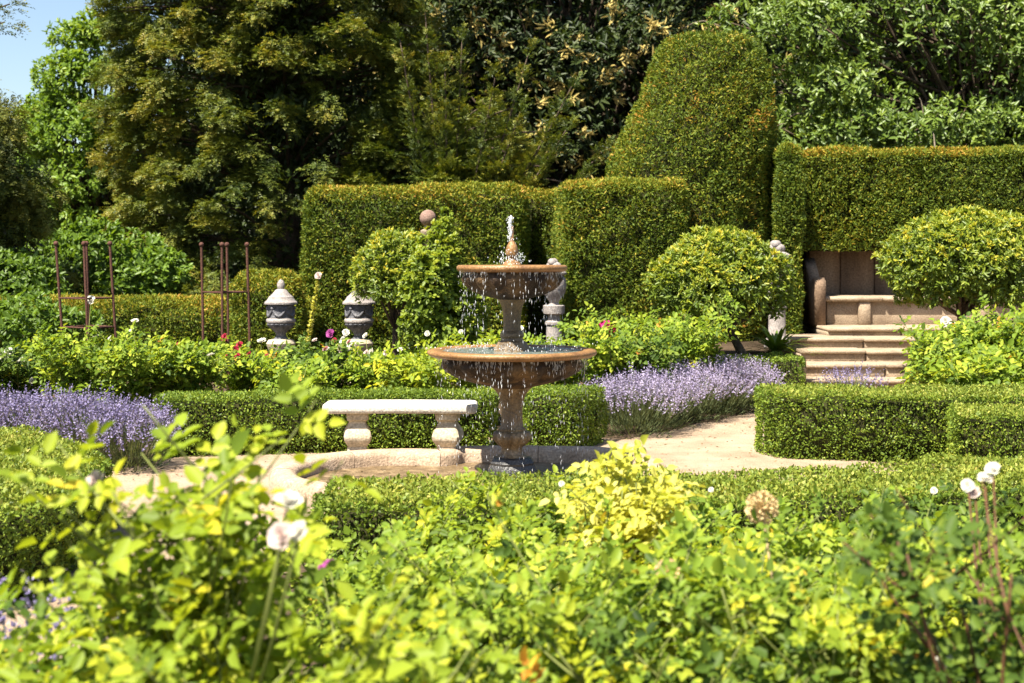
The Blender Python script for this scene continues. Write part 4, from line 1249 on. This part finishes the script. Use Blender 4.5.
trellis("rusty iron trellis left of the lidded urn, free of flowers", 15.2, [(201.5, 203), (222, 222), (227, 228), (247, 249.5)], 246, 0, (Z(292, 15.2), .42), "rusty trellises")

# ================================================================== LAVENDER
LG = "lavender plants edging the gravel"
for lb, px, Y in (("lavender clump nearest the fountain in the right-hand row beside the path", 632, 12.95), ("lavender clump second from the fountain in the right-hand row", 655, 13.5),
                  ("middle lavender clump of the right-hand row beside the path", 682, 14.05), ("lavender clump next to last towards the steps in the right-hand row", 710, 14.6), ("farthest lavender clump of the right-hand row, by the small box block", 736, 15.0)):
    lavender(lb, X(px, Y), Y, .37, .36, .55, 700, group=LG, mat='lav_pale')
for lb, px, Y in (("lavender clump at the left picture edge behind the box hedge", -5, 11.3), ("lavender clump left of the middle in the left-hand drift", 45, 11.2), ("lavender clump right of the middle in the left-hand drift", 92, 11.0), ("lavender clump at the right end of the left-hand drift", 132, 10.9)):
    lavender(lb, X(px, Y), Y, (.36 if px < 120 else .26), .34, .56 if px < 120 else .5, 560, group=LG)
lavender("small lavender clump at the foot of the steps behind the broad hedge", X(852, 15.5), 15.5, .3, .25, .42, 150, group=LG)
lavender("out of focus lavender in the bottom left corner", X(20, 3.9), 3.9, .36, .3, .72, 260, group=LG)

# ================================================================== ROSES OF THE MIDDLE BEDS
MG = "rose bushes of the middle beds"
mid = dict(leaf=.06, canes=13, shoots=6, dens=1.15, group=MG)
rose_bush("dark rose bush with white blooms at the left edge behind the lavender", X(12, 13.6), 13.6, .72, .5, 'rose_dark', **mid, bloom_at=[(9, 352, 0, .045, 'white'), (12, 356, .05, .04, 'white'), (22, 361, 0, .04, 'white'), (33, 381, -.2, .04, 'white'), (3, 357, 0, .045, 'white')])
rose_bush("leafy rose bush under the left trellis with small white blooms", X(82, 13.3), 13.3, .86, .5, 'rose_mid', **mid, bloom_at=[(91, 301, 1.3, .055, 'white'), (97, 338, .5, .045, 'white'), (123, 346, .2, .045, 'white')])
rose_bush("leafy rose bush just left of the middle bed, behind the lavender's right end", X(132, 13.2), 13.2, .84, .5, 'rose_mid', **mid, blooms=[('white', 2, .03)], bloom_at=[(135, 322, .6, .04, 'white')])
rose_bush("green rose bush in front of the second trellis behind the box hedge", X(185, 13.6), 13.6, .80, .5, 'rose_mid', **mid, blooms=[('red', 3, .03)], bloom_at=[(211, 356, -.3, .04, 'white')])
rose_bush("rose bush with crimson blooms below the lidded urn", X(252, 14.3), 14.3, .66, .5, 'rose_mid', **mid, blooms=[('red', 9, .036)], bloom_at=[(235, 351, 0, .05, 'red'), (256, 361, 0, .045, 'red'), (264, 368, -.1, .05, 'red'), (268, 358, -.1, .045, 'red'), (262, 342, .4, .05, 'white')])
rose_bush("rose bush behind the bench with one mauve bloom below the second urn", X(318, 14.2), 14.2, .68, .5, 'rose_dark', **mid, blooms=[('blush', 4, .032), ('red', 3, .03)], bloom_at=[(331, 334, .3, .05, 'mauve'), (338, 352, 0, .04, 'blush')])
rose_bush("rose bush with clustered white blooms below the round light green shrub", X(372, 14.0), 14.0, .70, .5, 'rose_mid', **mid, blooms=[('white', 4, .03), ('blush', 3, .03)], bloom_at=[(344, 341, .5, .05, 'white'), (352, 346, .4, .05, 'white'), (346, 333, .5, .04, 'white'), (372, 352, .2, .04, 'white'), (366, 336, .5, .035, 'white')])
rose_bush("light green rose bush behind the left end of the stone bench hedge", X(300, 13.0), 13.0, .66, .45, 'rose_mid', **mid)
rose_bush("light green rose bush behind the right end of the stone bench hedge", X(415, 13.2), 13.2, .70, .48, 'rose_bright', **mid, blooms=[('blush', 3, .028)])
rose_bush("rose bush directly behind the fountain's lower basin", X(480, 13.8), 13.8, .82, .5, 'rose_bright', **mid, blooms=[('white', 3, .03)])
rose_bush("low rose bush right behind the fountain stem in the gap", X(545, 13.9), 13.9, .80, .45, 'rose_mid', **mid)
rose_bush("rose bush with one magenta and one red bloom right of the fountain", X(610, 14.0), 14.0, .95, .5, 'rose_mid', **mid, bloom_at=[(607, 326, 0, .055, 'pink'), (612, 330, -.05, .045, 'red'), (603, 325, .05, .045, 'pink')])
rose_bush("feathery green rose bush behind the near end of the lavender row", X(640, 13.9), 13.9, .80, .45, 'rose_dark', **mid)
rose_bush("tall rose bush below the golden green dome shrub", X(690, 14.9), 14.9, 1.02, .5, 'rose_mid', **mid)
rose_bush("rose bush at the left foot of the golden green dome shrub", X(662, 15.4), 15.4, .95, .5, 'rose_mid', **mid)
rg2 = dict(leaf=.066, canes=14, shoots=7, dens=1.2, group=MG)
rose_bush("bushy green rose left end of the clump behind the broad hedge", X(948, 14.0), 14.0, .84, .40, 'rose_mid', **rg2)
rose_bush("bushy green rose with two white blooms in the clump under the large dome shrub", X(968, 14.4), 14.4, 1.0, .5, 'rose_mid', **rg2, bloom_at=[(946, 322, .6, .06, 'white'), (953, 327, .6, .05, 'white')])
rose_bush("bushy green rose right end of the clump behind the broad hedge", X(1012, 14.2), 14.2, 1.0, .5, 'rose_mid', **rg2)
rose_bush("lower front rose of the clump on the right, against the broad hedge", X(972, 13.2), 13.2, .66, .5, 'rose_mid', **rg2)
rose_bush("lower front rose at the right picture edge, against the broad hedge", X(1030, 13.2), 13.2, .74, .5, 'rose_mid', **rg2)

fg = thing("flower_spire", (X(303, 16.3), 16.3, 0), "tall leaning yellow-green flower spire with a pale pink tip between the two urns", "flower")
u = np.linspace(0, 1, 8)[:, None]
a = np.array([X(301, 16.3), 16.3, .2]); b_ = np.array([X(320, 16.3), 16.2, Z(276, 16.3)])
m = MB(); m.tube(a + (b_ - a) * u, np.linspace(.012, .005, 8), 6); m.build("stem", M['cane'], fg)
m = MB(); n = 260; t_ = rng.uniform(.35, .97, n)
m.leaves(a + (b_ - a) * t_[:, None], unit(rand_unit(n) + np.array([0, 0, .2])), rand_unit(n), .05 * (1.2 - .6 * t_), .03, rng.uniform(.3, .9, n)); m.build("seed_pods", M['rose_yellow'], fg)
bloom(fg, b_, .045, 'blush')

# ================================================================== FOREGROUND ROSES
FG = "foreground rose bushes"
def front(label, px, Y, h, spread, mat, **kw):
    d = dict(canes=10, shoots=7, dens=1.0, group=FG)
    d.update(kw)
    return rose_bush(label, X(px, Y), Y, h, spread, mat, **d)
front("tallest foreground rose at left with bright lime leaves and white blooms", 203, 3.2, 1.13, .20, 'rose_bright', lean=(-.05, 0), canes=13, shoots=7, dens=1.0, leaf=.052, upright=.9,
      bloom_at=[(97, 486, 0, .034, 'blush'), (288, 504, -.5, .027, 'white'), (283, 537, -.55, .028, 'blush'), (300, 533, -.53, .022, 'white')])
front("lime leaved foreground rose low at the left bottom edge", 140, 2.85, .72, .30, 'rose_bright', leaf=.047, canes=15)
front("lime leaved foreground rose low below the tallest one", 290, 2.75, .92, .38, 'rose_bright', leaf=.047, canes=15)
front("mid green foreground rose near the bottom left corner beside the out of focus lavender", 70, 3.3, .74, .34, 'rose_mid', canes=13)
front("bright foreground rose right of the tallest one, near the bottom edge", 400, 3.0, .80, .38, 'rose_mid', leaf=.044, bloom_at=[(330, 566, .9, .02, 'mauve'), (322, 570, .9, .015, 'mauve')])
row_a = [(360, 'left end', 'rose_mid'), (468, 'second from left', 'rose_bright'), (576, 'third from left', 'rose_mid'), (700, 'fourth from left', 'rose_mid'), (812, 'fifth from left', 'rose_mid'), (925, 'right end', 'rose_dark')]
for i, (px, w, mt) in enumerate(row_a):
    front(f"foreground rose bush {w} of the row against the long low hedge", px, 5.75 + .15 * (i % 2), (.50, .56, .47, .58, .52, .6)[i], .42, mt, leaf=.042, blooms=[('white', 1, .015)] if i % 2 else ())
row_b = [(395, 'left end', 'rose_mid'), (500, 'second from left', 'rose_mid'), (612, 'third from left', 'rose_bright'), (725, 'fourth from left', 'rose_mid'), (850, 'fifth from left', 'rose_bright'), (960, 'right end', 'rose_mid')]
for i, (px, w, mt) in enumerate(row_b):
    front(f"foreground rose bush {w} of the middle row among the roses", px, 4.6 + .15 * (i % 2), (.60, .70, .62, .74, .66, .76)[i], .40, mt, leaf=.043, cane_mat='cane')
row_c = [(470, 'left end', 'rose_bright'), (590, 'second from left', 'rose_mid'), (700, 'third from left', 'rose_dark'), (815, 'fourth from left', 'rose_mid'), (920, 'right end', 'rose_bright')]
for i, (px, w, mt) in enumerate(row_c):
    front(f"foreground rose bush {w} of the nearest row at the bottom edge", px, 3.45 + .15 * (i % 2), (.74, .82, .70, .84, .78)[i], .40, mt, leaf=.042, cane_mat='cane',
          bloom_at=[(668, 573, .3, .035, 'dry')] if i == 2 else ([(790, 655, 0, .02, 'white'), (800, 640, 0, .02, 'dry')] if i == 3 else ()))
front("pale yellow leaved rose standing up before the gravel path", 622, 5.3, .80, .10, 'rose_yellow', canes=10, shoots=6, dens=1.3, leaf=.05)
front("dark foreground rose with red canes and white clusters at the right edge", 1015, 3.1, 1.05, .28, 'rose_dark', cane_mat='red_cane', leaf=.042,
      bloom_at=[(985, 480, .6, .021, 'white'), (975, 494, .6, .019, 'blush'), (993, 470, .6, .02, 'white'), (968, 486, .6, .018, 'white'), (945, 662, .1, .02, 'white')])

al_ = thing("allium_seed_head", (X(775, 4.2), 4.2, 0), "straw coloured round allium seed head on a pale stalk among the foreground roses", "seed head")
hc = np.array([X(762, 4.2), 4.2, Z(508, 4.2)])
m = MB(); u = np.linspace(0, 1, 6)[:, None]
bs = np.array([X(800, 4.2), 4.2, .1])
m.tube(bs + (hc - bs) * u, .0045, 7); m.build("stalk", M['straw'], al_)
m = MB(); d = rand_unit(170)
m.diamonds(np.repeat(hc[None], 170, 0), d, rand_unit(170), .046, .004, rng.uniform(0, 1, 170))
for k in range(3):
    m.leaves(hc + d * .042, unit(d + rand_unit(170) * 1.1), rand_unit(170), .013, .008, rng.uniform(.2, 1, 170))
m.build("seed_ball", M['straw'], al_)
